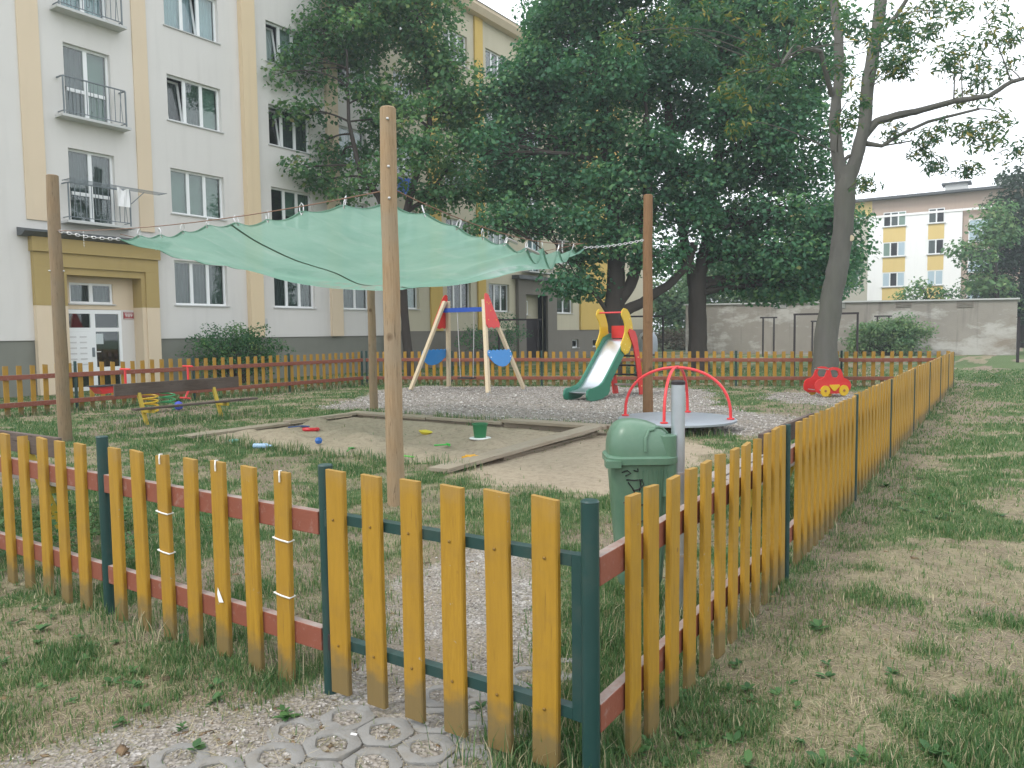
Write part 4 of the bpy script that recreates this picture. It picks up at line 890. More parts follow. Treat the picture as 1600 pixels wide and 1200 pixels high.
shrub('reddish brown hedge strip at the street beyond the dark trunk', (hc[0], hc[1], 0), [((hc[0]+i*1.4*cz, hc[1]+i*1.4*sz, .9), (1.2, 1.0, .9)) for i in range(-3, 4)], leaf_mat('reddish_hedge_leaves', [(0, (.07, .05, .035)), (1, (.16, .11, .07))], .2), .22, 40, .45, 6, .5, 2)

# ================================================================== FENCES AND GATE
def picket_meshes(wd, th, h, n, seed):
    o = []; r = random.Random(seed)
    for i in range(n):
        a = r.uniform(-.005, .005); b = r.uniform(-.004, .004); e = .005
        # foot slightly uneven, long edges chamfered, top sawn a little out of square
        prof = [(-wd/2, 0), (-wd/2+e*.5, -th/2), (wd/2-e*.5, -th/2), (wd/2, 0), (wd/2-e*.5, th/2), (-wd/2+e*.5, th/2)]
        prof = [(-wd/2, -th/2+e), (-wd/2+e, -th/2), (wd/2-e, -th/2), (wd/2, -th/2+e), (wd/2, th/2), (-wd/2, th/2)]
        vs = [(x, y, 0) for x, y in prof]+[(x+b, y, h*.5) for x, y in prof]+[(x, y, h+a*x/wd*2) for x, y in prof]
        k = len(prof); fs = [tuple(range(k))[::-1], tuple(range(2*k, 3*k))]
        for L_ in range(2):
            for j in range(k): p, q = L_*k+j, L_*k+(j+1) % k; fs.append((p, q, q+k, p+k))
        m = MB(); m.add(vs, fs); o.append(m.mesh('picket', MAT['yellow']))
    return o
PK = picket_meshes(.098, .024, 1.0, 6, 3)
def put_picket(parent, x, y, z, ang, h=1.0, wd=1.0, tilt=0, nm='picket'):
    o = link(nm, random.choice(PK), parent, (x, y, z)); o.rotation_euler = (random.uniform(-.006, .006), random.uniform(-.008, .008)+tilt, ang+random.uniform(-.02, .02))
    o.scale = (wd*random.uniform(.95, 1.05), 1, h); return o
SCREW = MB().lathe([(.006, 0), (.006, .003), (.002, .005)], n=7).mesh('screw', M('brass_screw', (.22, .13, .03), .5, .2, 5, metal=.4))
def post_part(parent, x, y, h, r=.03, z0=-.1):
    m = MB(); m.tube([(x, y, z0), (x, y, h-.006)], r, 14); m.tube([(x, y, h-.0055), (x, y, h)], [r*1.05, r*.9], 14)
    return m.build('post', MAT['post'], parent, True, True)
def rail_part(parent, p, q, z, side=0, th=.042, hh=.105):
    a = Vector((p[0], p[1], z+gz(p[0], p[1])*.0)); b = Vector((q[0], q[1], z))
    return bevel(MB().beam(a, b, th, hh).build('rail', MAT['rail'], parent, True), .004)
# front fence, left of the gate
FYL = 2.3
ff = thing('picket_fence', 'front yellow picket fence running left from the green hinge post of the gate', 'fence', (-4.4, FYL, 0), 0, 'fences of the playground')
posts_f = [-2.54, -4.38, -7.15, -9.95, -12.75, -15.5, -17.2]
for i, x in enumerate(posts_f): post_part(ff, x, FYL+.02, 1.03 if i != 1 else 1.035, .032)
for a, b in zip(posts_f, posts_f[1:]):
    for z in (.765, .235): rail_part(ff, (a-.034, FYL+.02), (b+.034, FYL+.02), z)
pk_px = [440, 393, 343.5, 299, 259, 220, 183]
front_pk = []
for px in pk_px:
    x = on_Y(px, 820, FYL-.015)[0]; front_pk.append(put_picket(ff, x+4.4, -.015, gz(x, FYL)-.01, 0, 1.0))
xx = [on_Y(px, 800, FYL-.015)[0] for px in (128, 98, 70, 41, 14)]
for x in xx: front_pk.append(put_picket(ff, x+4.4, -.015, gz(x, FYL)-.01, 0, 1.0))
x = xx[-1]-.27
while x > -17.1:
    if min(abs(x-p) for p in posts_f) > .08: put_picket(ff, x+4.4, -.015, gz(x, FYL)-.01, 0, 1.0)
    x -= .262
MAT['cord'] = M('white_cord', (.75, .74, .7), .8, .05)
def cord(pk, z):
    m = MB(); w_, t_ = .053, .0165
    m.tube([(-w_, t_, z+.004), (-w_, -t_, z+.002), (0, -t_-.002, z-.003), (w_, -t_, z-.006), (w_, t_, z-.004), (-w_, t_, z+.004)], .004, 5); m.build('cord', MAT['cord'], pk)
def tie(pk):
    m = MB(); m.tube([(-.01, .016, .95), (-.012, .006, 1.004), (0.0, -.014, 1.006), (.006, -.02, .985), (.004, -.018, .955)], .004, 5); m.build('cord', MAT['cord'], pk)
cord(front_pk[0], .69); cord(front_pk[0], .43); cord(front_pk[4], .70); cord(front_pk[4], .49); tie(front_pk[0]); tie(front_pk[2]); tie(front_pk[4])
pp = front_pk[2]; xps = pp.location.x-4.4
m = MB(); m.add([(xps-.012, FYL-.0315, .36), (xps+.03, FYL-.0315, .29), (xps-.005, FYL-.033, .285), (xps-.018, FYL-.032, .325)], [(0, 1, 2, 3)])
tag(m.build('paper_scrap', M('torn_paper', (.8, .8, .78), .8, .03)), 'torn white paper scrap stuck on a front yellow picket', 'paper')
# the gate
gt = thing('gate', 'yellow picket gate on a dark green steel frame', 'gate', (-2.5, FYL, 0))
gxl, gxr = -2.455, -1.29; s = .042
fr = MB()
for z in (.80, .245): fr.beam((gxl, FYL+.02, z), (gxr, FYL+.02, z), s, s)
fr.build('frame_rail', MAT['post'], gt, True)
fr = MB(); fr.beam((gxl-.021, FYL+.02, .225), (gxl-.021, FYL+.02, .822), s, s); fr.build('frame_stile', MAT['post'], gt, True)
fr = MB(); fr.beam((gxr+.023, FYL+.02, .223), (gxr+.023, FYL+.02, .822), .045, s); fr.build('frame_stile', MAT['post'], gt, True)
MB().box((gxr+.047, FYL-.003, .25), (gxr+.056, FYL+.045, .80)).build('slam_plate', MAT['post'], gt, True)
for z in (.80, .245):
    MB().tube([(-2.5, FYL-.012, z-.035), (-2.5, FYL-.012, z+.035)], .013, 8).build('hinge', MAT['black_iron'] if z < .5 else MAT['post'], gt, True)
for px, pb in zip((525, 581, 640, 704, 774, 846), (1087, 1104, 1123, 1145, 1168, 1194)):
    x = on_Y(px+5, 930, FYL-.013)[0]
    pk = put_picket(gt, x+2.5, -.014, .03, 0, .985, 1.06)
    for z in (.80, .245):
        sc = link('screw', SCREW, pk, (random.uniform(-.01, .01), -.0125, z/.985-.03)); sc.rotation_euler = (math.pi/2, 0, 0)
# right fence
RX = lambda y: -1.185-.0135*(y-2.3)
rf = thing('picket_fence', 'right yellow picket fence receding along the lawn from the gate post', 'fence', (-1.2, 2.3, 0), 0, 'fences of the playground')
posts_r = [2.3, 4.93, 7.57, 10.1, 12.9, 15.7, 18.5, 21.2, 23.4]
for y in posts_r: post_part(rf, RX(y)+.022 if y > 2.4 else -1.215, y, (1.03 if y < 2.4 else 1.02)-.003*y, .032 if y < 2.4 else .017)
for i, (a, b) in enumerate(zip(posts_r, posts_r[1:])):
    for z in (.765, .235):
        rail_part(rf, (RX(a)-.03, a+(.036 if i == 0 else .024)), (RX(b)-.03, b-.024), z)
    y0 = a+(.34 if i == 1 else .09); y1 = b-.085; n = max(2, round((y1-y0)/.205)+1)
    dz = random.uniform(-.015, .012)
    ysr = [2.57, 2.75, 2.97, 3.18, 3.39, 3.61, 3.82, 4.04, 4.25, 4.46, 4.66, 4.84] if i == 0 else [y0+(y1-y0)*k/(n-1) for k in range(n)]
    for y in ysr:
        put_picket(rf, RX(y)+.012+1.2, y-2.3, gz(RX(y), y)*.7+dz-.005, math.pi/2, (1.0 if y < 12 else 1.0-.004*(y-12)))
# left fence (rails towards us)
LX = -17.2
lf = thing('picket_fence', 'left yellow picket fence with red rails in front of the apartment entrance', 'fence', (LX, 8, 0), 0, 'fences of the playground')
posts_l = [2.3, 5.1, 7.9, on_X(303, 590, LX)[1], on_X(452, 580, LX)[1], 17.4]
posts_l = [2.5, 5.6, 8.6, on_X(303, 590, LX)[1], on_X(452, 580, LX)[1], 17.35]
for y in posts_l: post_part(lf, LX, y, 1.09, .032)
for a, b in zip(posts_l, posts_l[1:]):
    for z in (.80, .235): rail_part(lf, (LX+.03, a), (LX+.03, b), z, th=.042, hh=.10)
    n = max(2, round((b-a)/.245))
    for k in range(n):
        y = a+.11+(b-a-.22)*k/(n-1); put_picket(lf, -.018, y-8, gz(LX, y), math.pi/2, 1.05)
# back fence
B0, B1 = (-17.1, 17.45), (-1.47, 23.55); bl = math.hypot(B1[0]-B0[0], B1[1]-B0[1]); ba = math.atan2(B1[1]-B0[1], B1[0]-B0[0])
bf = thing('picket_fence', 'back yellow picket fence behind the swing and the slide', 'fence', ((B0[0]+B1[0])/2, (B0[1]+B1[1])/2, 0), ba, 'fences of the playground')
npn = 6
for i in range(npn):
    t0, t1 = -bl/2+bl*i/npn, -bl/2+bl*(i+1)/npn
    hs = 1.06-.10*(i+.5)/npn
    m = MB(); m.tube([(t0, 0, -.1), (t0, 0, hs+.03)], .032, 12); m.build('post', MAT['post'], bf, smooth=True)
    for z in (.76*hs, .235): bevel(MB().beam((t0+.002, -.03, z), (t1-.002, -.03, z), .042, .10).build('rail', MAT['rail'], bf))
    n = round((t1-t0)/.242)
    for k in range(n):
        u = t0+.12+(t1-t0-.24)*k/(n-1)
        put_picket(bf, u, .018, 0, 0, hs)

# ================================================================== SHADE SAIL
PM, PL, PR, PB = (-4.81, 5.25), (-12.26, 5.93), (-5.59, 12.84), (-11.41, 11.83)
def wpole(xy, top, r, mat, label, lean=(0, 0), bolts=()):
    root = thing('wooden_pole', label, 'pole', (xy[0], xy[1], 0), 0, 'poles holding the shade sail')
    m = MB(); n = 9; pts = []; rs = []
    for i in range(n+1):
        t = i/n; pts.append((lean[0]*t+.006*math.sin(i*1.7), lean[1]*t+.006*math.cos(i*2.1), -.15+(top+.15)*t)); rs.append(r*(1.05-.12*t)*(1+.02*math.sin(i*2.7)))
    pts.append((pts[-1][0], pts[-1][1], top+.012)); rs.append(rs[-1]*.82)
    o = m.tube(pts, rs, 16).build('shaft', mat, root, smooth=True)
    for z, ang in bolts:
        t = (z+.15)/(top+.15); cx, cy = lean[0]*t, lean[1]*t; rr = r*(1.05-.12*t)
        d = Vector((math.cos(ang), math.sin(ang), 0)); p = Vector((cx, cy, z))
        b_ = MB(); b_.tube([p+d*(rr-.01), p+d*(rr+.012), p+d*(rr+.02)], [.013, .013, .006], 8); b_.build('bolt', MAT['zinc'], root)
    return root
tocam = lambda xy: math.atan2(-xy[1], -xy[0])
wpole(PM, 3.63, .079, MAT['pole'], 'thick pale wooden pole nearest the gate holding the front sail corner', (0, 0), [(3.52, tocam(PM)), (3.10, tocam(PM)), (2.82, tocam(PM))])
wpole(PL, 4.05, .092, MAT['pole_grey'], 'greyish wooden pole in front of the entrance with chain fittings', (0, 0), [(2.62, tocam(PL)+1.3), (2.62, tocam(PL)-1.4), (3.2, tocam(PL)+1.3)])
wpole(PR, 4.01, .088, MAT['pole_red'], 'reddish brown wooden pole between slide and roundabout', (0, 0), [(3.22, tocam(PR)-1.5)])
wpole(PB, 2.95, .085, MAT['pole_grey'], 'shorter wooden pole hidden at the top by the green sail', (0, 0), [])
cen = np.array([-8.5, 9.0])
def cor(P, off, z): d = cen-np.array(P); d /= np.linalg.norm(d); q = np.array(P)+d*off; return np.array([q[0], q[1], z])
cA_, cB_, cC_, cD_ = cor(PL, .95, 3.10), cor(PM, .20, 2.86), cor(PR, 1.25, 3.06), cor(PB, .2, 2.80)
NU, NV = 84, 84; us = np.linspace(0, 1, NU+1); vs_ = np.linspace(0, 1, NV+1); U, W_ = np.meshgrid(us, vs_, indexing='ij')
# u: A->B along the rope on the near-left side; v: towards D / C
P3 = (cA_[None, None]*((1-U)*(1-W_))[..., None]+cB_[None, None]*(U*(1-W_))[..., None]+cC_[None, None]*(U*W_)[..., None]+cD_[None, None]*((1-U)*W_)[..., None])
HK = 9
def scal(t, amp): return amp*np.abs(np.sin(np.pi*t*HK))
edge = scal(U, .05)*np.exp(-W_*9)+scal(W_, .04+.27*np.exp(-((W_-.72)/.17)**2))*np.exp(-(1-U)*5.5)+scal(W_, .06)*np.exp(-U*9)+scal(U, .06)*np.exp(-(1-W_)*9)
sag = .53*16*U*(1-U)*W_*(1-W_)**1.0
sag += .16*4*W_*(1-W_)*np.exp(-U*4)+.22*4*U*(1-U)*np.exp(-(1-W_)*4)+.17*4*W_*(1-W_)*np.exp(-(1-U)*4)
wr = .022*np.sin(17*U+9*W_+3*np.sin(5*W_))+.034*np.sin(26*(U-W_)+2*np.sin(4*U))*np.exp(-((U+W_-1)/.5)**2)*np.sin(np.pi*U)*np.sin(np.pi*W_)
P3[..., 2] -= edge+sag-wr
sail = thing('shade_sail', 'sagging pale green square shade sail hooked to ropes over the sandpit', 'shade sail', (-8.5, 9, 2.6))
Vv = P3.reshape(-1, 3)-np.array([-8.5, 9, 2.6]); idx = np.arange((NU+1)*(NV+1)).reshape(NU+1, NV+1)
Fq = np.stack([idx[:-1, :-1], idx[1:, :-1], idx[1:, 1:], idx[:-1, 1:]], -1).reshape(-1, 4)
sme = np_mesh('cloth', Vv, Fq, MAT['cloth'], smooth=True)
uvl = sme.uv_layers.new(name='UVMap'); uvs = np.stack([U.ravel(), W_.ravel()], 1)[Fq.ravel()]; uvl.data.foreach_set('uv', uvs.astype(np.float32).ravel())
so = link('cloth', sme, sail)
def strip(line, wd, name, mat, off=.006):
    m = MB(); L_ = [Vector(p) for p in line]; v = []
    for i, p in enumerate(L_):
        d = (L_[min(i+1, len(L_)-1)]-L_[max(0, i-1)]).normalized(); s_ = d.cross(Vector((0, 0, 1))).normalized()*wd/2
        v += [p-s_+Vector((0, 0, -off)), p+s_+Vector((0, 0, -off)), p+s_+Vector((0, 0, off)), p-s_+Vector((0, 0, off))]
    n = len(L_); f = []
    for i in range(n-1):
        for k in range(4): a = 4*i+k; b = 4*i+(k+1) % 4; f.append((a, b, b+4, a+4))
    f += [(0, 1, 2, 3), (4*n-1, 4*n-2, 4*n-3, 4*n-4)]
    m.add([tuple(q-Vector((-8.5, 9, 2.6))) for q in v], f); return m.build(name, mat, sail)
iu = int(NU*.54)
strip(P3[iu, :], .032, 'seam', MAT['hem'])
for ln in (P3[:, 0], P3[:, -1], P3[0, :], P3[-1, :]): strip(ln, .03, 'hem', MAT['cloth'], .004)
HOOK = MB()
HOOK.tube([(0, 0, -.03), (.018, 0, .0), (.018, 0, .05), (0, 0, .075), (-.018, 0, .05), (-.018, 0, .01), (0, 0, -.03)], .005, 5)
hkm = HOOK.mesh('snap_hook', MAT['zinc'], True)
def edgehooks(ln):
    n = len(ln)-1
    for i in range(1, HK):
        p = ln[round(n*i/HK)]; o = link('snap_hook', hkm, sail, tuple(p-np.array([-8.5, 9, 2.6]))); o.rotation_euler = (random.uniform(-.3, .3), random.uniform(-.5, .5), random.uniform(0, 3)); o.scale = (1.25,)*3
for ln in (P3[:, 0], P3[-1, :], P3[:, -1], P3[0, :]): edgehooks(ln)
def rope(label, pts, r=.006, nm='rope', mat='rope'):
    c = np.mean(np.array(pts), 0); m = MB(); m.tube([tuple(np.array(p)-c) for p in pts], r, 6); o = m.build(nm, MAT[mat]); o.location = c; return tag(o, label, nm.replace('_', ' '), 'ropes of the shade sail')
def sagline(p, q, s, n=14): return [tuple((1-t)*np.array(p)+t*np.array(q)-np.array([0, 0, 4*s*t*(1-t)])) for t in np.linspace(0, 1, n)]
up_ = np.array([0, 0, .075])
aL, aM, aR, aB = np.array([PL[0], PL[1], 3.22]), np.array([PM[0], PM[1], 2.92]), np.array([PR[0], PR[1], 3.22]), np.array([PB[0], PB[1], 2.88])
rope('brown rope along the sail edge from entrance pole to gate pole', sagline(aL+np.array([.08, 0, 0]), aM+np.array([-.05, .05, 0]), .10))
rope('brown rope along the sail edge from gate pole towards slide pole', sagline(aM+np.array([0, .06, 0]), cC_+up_, .17))
rope('brown rope along the far sail edge to the hidden pole', sagline(cC_+up_, aB+np.array([.06, 0, 0]), .08))
rope('brown rope on the left far sail edge near the entrance', sagline(cA_+up_, aB+np.array([0, -.06, 0]), .08))
def chain(label, p, q, sag_=.03, drop=None):
    p, q = np.array(p), np.array(q); L_ = np.linalg.norm(q-p); n = int(L_/.055); m = MB(); pts = sagline(p, q, sag_, n+1)
    for i in range(n):
        a, b = np.array(pts[i]), np.array(pts[i+1]); d = (b-a)/np.linalg.norm(b-a); s_ = np.cross(d, [0, 0, 1]); s_ /= np.linalg.norm(s_); t_ = np.cross(d, s_)
        w_ = s_ if i % 2 else t_; e = d*.012; k = .016
        ring = [a-e, a+e+w_*k, b-e+w_*k, b+e, b-e-w_*k, a+e-w_*k, a-e]; c_ = p
        m.tube([tuple(x-c_) for x in ring], .006, 5)
    if drop is not None:
        z = 0
        while z < drop:
            a = np.array([0, 0, -z]); m.tube([tuple(a), tuple(a+np.array([.012, 0, -.02])), tuple(a+np.array([0, 0, -.045])), tuple(a+np.array([-.012, 0, -.02])), tuple(a)], .004, 4); z += .04
    o = m.build('chain', MAT['zinc']); o.location = p; return tag(o, label, 'chain', 'chains of the shade sail')
chain('galvanised chain from the sail corner to the reddish wooden pole', aR+np.array([-.05, -.08, 0]), cC_)
chain('galvanised chain from the sail corner to the greyish entrance pole', aL+np.array([.09, .02, 0]), cA_)
q = at_d(130, 362, 11.6)
chain('short loose chain end dangling beside the greyish entrance pole', q, q+np.array([.03, 0, -.03]), 0, .24)
tb = thing('turnbuckle', 'pair of bright steel turnbuckles on the rope right of gate pole', 'turnbuckle', tuple(P3[-1, 40]+up_))
m = MB(); a, b = P3[-1, 38]+up_, P3[-1, 54]+up_
for s0, s1 in ((0, .3), (.55, 1)): m.tube([tuple(a+(b-a)*s0), tuple(a+(b-a)*(s0+.06)), tuple(a+(b-a)*(s1-.06)), tuple(a+(b-a)*s1)], [.012, .022, .022, .012], 7)
m.build('body', MAT['zinc'], tb, True, True)

# ================================================================== SANDPIT
sb = thing('sandpit_frame', 'low weathered board frame around the sandpit', 'sandpit frame', (-8.1, 8.9, 0))
def plank(p, q, wd, th, z, tw=0, pitch=0, mat='board', parent=sb, nm='board'):
    p, q = Vector(p), Vector(q); o = bevel(MB().box((0, -wd/2, -th/2), ((q-p).length, wd/2, th/2)).build(nm, MAT[mat], parent), .005)
    o.location = Vector((p.x, p.y, z))-parent.location; o.rotation_euler = (tw, pitch, math.atan2(q.y-p.y, q.x-p.x)); return o
plank((-10.72, 7.0), (-10.72, 8.9), .2, .045, .05, .06); plank((-10.71, 8.92), (-10.70, 10.75), .2, .045, .075, -.03)
plank((-10.85, 10.66), (-8.9, 10.64), .24, .045, .075, .05); plank((-8.88, 10.65), (-7.2, 10.62), .24, .045, .07, -.06); plank((-7.18, 10.6), (-5.25, 10.56), .3, .05, .125, 0)
plank((-5.52, 6.75), (-5.40, 10.35), .30, .05, .035, -.03, -.028)
o = bevel(MB().box((-.03, 7.9, -.1), (.03, 10.45, .035)).build('board', MAT['board'], sb)); o.location = (-5.42-sb.location.x, -sb.location.y, 0)
o = bevel(MB().box((-7.2, -.03, -.1), (-5.46, .03, .094)).build('board', MAT['board'], sb)); o.location = (-sb.location.x, 10.58-sb.location.y, 0)
o = bevel(MB().box((-10.8, -.025, -.1), (-7.21, .025, .04)).build('board', MAT['board'], sb)); o.location = (-sb.location.x, 10.61-sb.location.y, 0)
o = bevel(MB().box((-.025, 7.0, -.1), (.025, 10.57, .02)).build('board', MAT['board'], sb)); o.location = (-10.75-sb.location.x, -sb.location.y, 0)
def toy_mat(n_, c): return M(n_, c, .4, .05, 3, spec=.5)
bx, by = -6.41, 8.79; zb = gz(bx, by)
bu = thing('toy_bucket', 'dark green toy bucket standing on a white disc in the sand', 'bucket', (bx, by, zb), 0, 'sand toys')
MB().lathe([(.02, .012), (.085, .012), (.105, .19), (.115, .195), (.115, .215), (.1, .215), (.08, .03), (.01, .03)], n=20).build('pail', toy_mat('toy_green', (.02, .16, .06)), bu, smooth=True)
MB().lathe([(.02, -.01), (.15, -.01), (.16, .004), (.15, .011), (.02, .011)], n=20).build('disc', MAT['white'], bu, smooth=True)
def toy(nm, label, px, py, mk, mat, rz=0, z=.06):
    p = on_z(px, py, z); zz = gz(p[0], p[1]); o = mk(MB()).build(nm, mat, None, smooth=True); o.location = (p[0], p[1], zz+.012); o.rotation_euler = (random.uniform(-.1, .1), random.uniform(-.1, .1), rz); return tag(o, label, nm.replace('toy_', '').replace('_', ' '), 'sand toys')
ring = lambda R_, r_: (lambda m: m.tube([(R_*math.cos(t), R_*math.sin(t), .02) for t in np.linspace(0, 2*math.pi, 20)], r_, 7, False))
toy('toy_ring', 'red plastic ring mould lying near the back left of the sand', 486, 672, ring(.11, .03), toy_mat('toy_red', (.6, .02, .03)))
toy('toy_ball', 'small blue ball in the middle of the sand', 498, 691, lambda m: m.lathe([(.005, 0), (.04, .012), (.055, .05), (.04, .09), (.005, .1)], n=12), toy_mat('toy_blue', (.02, .12, .42)))
def shovel(m): m.tube([(-.16, 0, .02), (.06, 0, .025)], .011, 6); return m.add([(.05, -.045, .03), (.05, .045, .03), (.17, .035, .01), (.19, 0, .008), (.17, -.035, .01), (.11, 0, .0), (.05, -.045, .016), (.05, .045, .016), (.17, .035, -.004), (.19, 0, -.006), (.17, -.035, -.004), (.11, 0, -.012)], [(0, 1, 5), (1, 2, 5), (2, 3, 5), (3, 4, 5), (4, 0, 5), (6, 11, 7), (7, 11, 8), (8, 11, 9), (9, 11, 10), (10, 11, 6), (0, 6, 7, 1), (1, 7, 8, 2), (2, 8, 9, 3), (3, 9, 10, 4), (4, 10, 6, 0)])
toy('toy_shovel', 'dark blue toy shovel beside the red ring', 466, 671, shovel, toy_mat('toy_navy', (.03, .07, .2)), .7)
toy('plastic_bottle', 'pale blue plastic bottle lying at the near left of the sand', 411, 695, lambda m: m.tube([(-.15, 0, .04), (-.14, 0, .04), (.06, 0, .04), (.10, 0, .04), (.11, 0, .04), (.14, 0, .04)], [.02, .038, .038, .018, .015, .015], 10), toy_mat('bottle_blue', (.32, .48, .66)), .35)
toy('toy_mould', 'yellow sand mould behind the nearest wooden pole right side', 665, 677, lambda m: m.lathe([(.02, 0), (.06, 0), (.085, .04), (.02, .06)], n=10, sx=1.5), toy_mat('toy_yellow', (.62, .5, .03)))
toy('toy_rake', 'bright green toy rake lying between pole and bucket', 691, 692, lambda m: m.tube([(-.12, 0, .02), (.08, 0, .02)], .012, 6).box((.075, -.06, .005), (.1, .06, .035)), toy_mat('toy_lime', (.05, .42, .06)), 1.0)
toy('toy_scoop', 'green toy scoop half buried in the middle of the sand', 547, 696, shovel, toy_mat('toy_leaf', (.08, .3, .07)), 2.1)
toy('toy_star', 'orange yellow star mould by the right sandpit board', 735, 714, lambda m: m.prism([((.11 if i % 2 == 0 else .055)*math.cos(i*math.pi/5), (.11 if i % 2 == 0 else .055)*math.sin(i*math.pi/5)) for i in range(10)], 'z', 0, .05), toy_mat('toy_orange', (.72, .36, .02)), .3)
toy('toy_stick', 'thin lime green stick near the base of the nearest pole', 633, 708, lambda m: m.tube([(-.13, 0, .02), (.13, 0, .02)], .012, 6), toy_mat('toy_stick_green', (.1, .4, .05)), .2)
toy('plastic_disc', 'turquoise lid at the left edge of the sand', 364, 684, lambda m: m.lathe([(.01, 0), (.08, 0), (.085, .02), (.01, .025)], n=14), toy_mat('toy_teal', (.1, .33, .3)))
toy('paper_wrapper', 'tiny white wrapper lying on the ring pavers outside the gate', 553, 1152, lambda m: m.box((-.013, -.006, 0), (.013, .006, .003)), MAT['white'], .3, 0)

# ================================================================== SWING SET
sx0_, sx1_, syf, syb, sya = -14.02, -11.36, 15.98, 17.68, 16.82
sw = thing('swing_set', 'wooden swing frame with blue beam, red caps and blue scalloped panels', 'swing frame', ((sx0_+sx1_)/2, sya, 0))
SPL = .265                                            # both A frames lean towards each other
def splay(mb, x):
    k = SPL if x == sx0_ else -SPL
    mb.v = [(vx+k*vz, vy, vz) for vx, vy, vz in mb.v]; return mb
for x in (sx0_, sx1_):
    for y in (syf, syb):
        d = Vector((x, sya+(y-sya)*.06, 2.50))-Vector((x, y, 0)); lg = splay(MB().beam((x, y, .05), Vector((x, y, .05))+d*.975, .10, .10, (1, 0, 0)), x).build('leg', MAT['pale_wood'], sw, True); bevel(lg, .008)
        MB().box((x-.035, y-.035, -.05), (x+.035, y+.035, .10)).build('foot_bracket', MAT['zinc'], sw, True)
xb0, xb1 = sx0_+SPL*2.24, sx1_-SPL*2.24
MB().beam((xb0-.02, sya, 2.24), (xb1+.02, sya, 2.24), .09, .12).build('beam', MAT['blue_beam'], sw, True)
capP = [(-.10, 2.58), (-.05, 2.66), (.03, 2.67), (.09, 2.62), (.13, 2.48), (.2, 2.2), (.28, 1.95), (.31, 1.82), (.24, 1.73), (.12, 1.76), (.0, 1.72), (-.12, 1.76), (-.24, 1.73), (-.31, 1.82), (-.28, 1.95), (-.2, 2.2), (-.13, 2.48)]
for x, dx in ((sx0_, -.078), (sx1_, .058)):
    splay(MB().prism([(sya+a, b) for a, b in capP], 'x', x+dx, x+dx+.02), x).build('cap_panel', MAT['red'], sw, True)
    sg = 1 if dx > 0 else -1
    for a, b in ((-.07, 2.42), (.07, 2.42), (0, 2.38), (0.02, 2.2), (-.18, 1.95), (.18, 1.95)):
        xx = x+dx+(.0205 if dx > 0 else -.0005); splay(MB().tube([(xx, sya+a, b), (xx+.006*sg, sya+a, b)], .016, 8), x).build('bolt_cap', MAT['ypanel'], sw, True)
    half = [(-.54, 1.10), (-.56, 1.02), (-.50, .92), (-.36, .80), (-.18, .72), (0, .70), (.18, .72), (.36, .80), (.50, .92), (.56, 1.02), (.54, 1.10)]
    n = 24; top = [(.54-1.08*i/n, 1.12+.035*abs(math.sin(i*math.pi*3.0/n*2))) for i in range(n+1)]
    splay(MB().prism([(sya+a, b) for a, b in half+top[1:-1]], 'x', x+dx+(.002 if dx > 0 else -.002), x+dx+.02), x).build('scalloped_panel', MAT['blue'], sw, True)
    for a, b in ((-.5, 1.09), (.5, 1.09), (-.46, .96), (.46, .96)):
        xx = x+dx+(.0205 if dx > 0 else -.0025); splay(MB().tube([(xx, sya+a, b), (xx+.006*sg, sya+a, b)], .016, 8), x).build('bolt_cap', MAT['white'], sw, True)
xm = (xb0+xb1)/2
sg_ = thing('swing', 'black rubber swing seat hanging on thin chains from blue beam', 'swing', (xm, sya, .36))
MB().box((xm-.24, sya-.11, .345), (xm+.24, sya+.11, .385)).build('seat', MAT['rubber'], sg_, True)
for k_ in (-1, 1):
    MB().tube([(xm+k_*.22, sya, .386), (xm+k_*.29, sya, 2.18)], .012, 6).build('chain', MAT['zinc'], sg_, True)

# ================================================================== SLIDE
slx, sly = -8.47, 15.55; srz = math.radians(-4); CAPY = M('pale_bolt_cap', (.8, .68, .25), .4, .05)
sd_ = thing('slide', 'steel slide with green sides, yellow curved handrails and red ladder', 'slide', (slx, sly, 0), srz)
prof = [(0.0, .20), (.10, .215), (.35, .24), (.55, .33), (.75, .50), (1.55, 1.26), (1.68, 1.36), (1.80, 1.40), (2.15, 1.40)]
hw = .285
m = MB(); v = []
for y, z in prof: v += [(-hw, y, z), (hw, y, z), (-hw, y, z-.02), (hw, y, z-.02)]
f = []
for i in range(len(prof)-1): a = 4*i; f += [(a, a+1, a+5, a+4), (a+2, a+6, a+7, a+3), (a, a+4, a+6, a+2), (a+1, a+3, a+7, a+5)]
f += [(0, 2, 3, 1), (4*len(prof)-4, 4*len(prof)-3, 4*len(prof)-1, 4*len(prof)-2)]
m.add(v, f).build('chute', MAT['steel'], sd_, smooth=True)
sideP = [(-.16, .04), (-.20, .14), (-.17, .25), (-.08, .30), (.08, .30), (.20, .32), (.36, .35), (.52, .42), (.72, .60), (1.45, 1.29), (1.62, 1.46), (1.95, 1.56), (2.02, 1.40), (1.95, 1.24), (1.72, 1.18), (1.55, 1.06), (.98, .50), (.84, .34), (.82, .20), (.74, .10), (.62, .08), (.50, .03), (.30, .01), (.0, .0)]
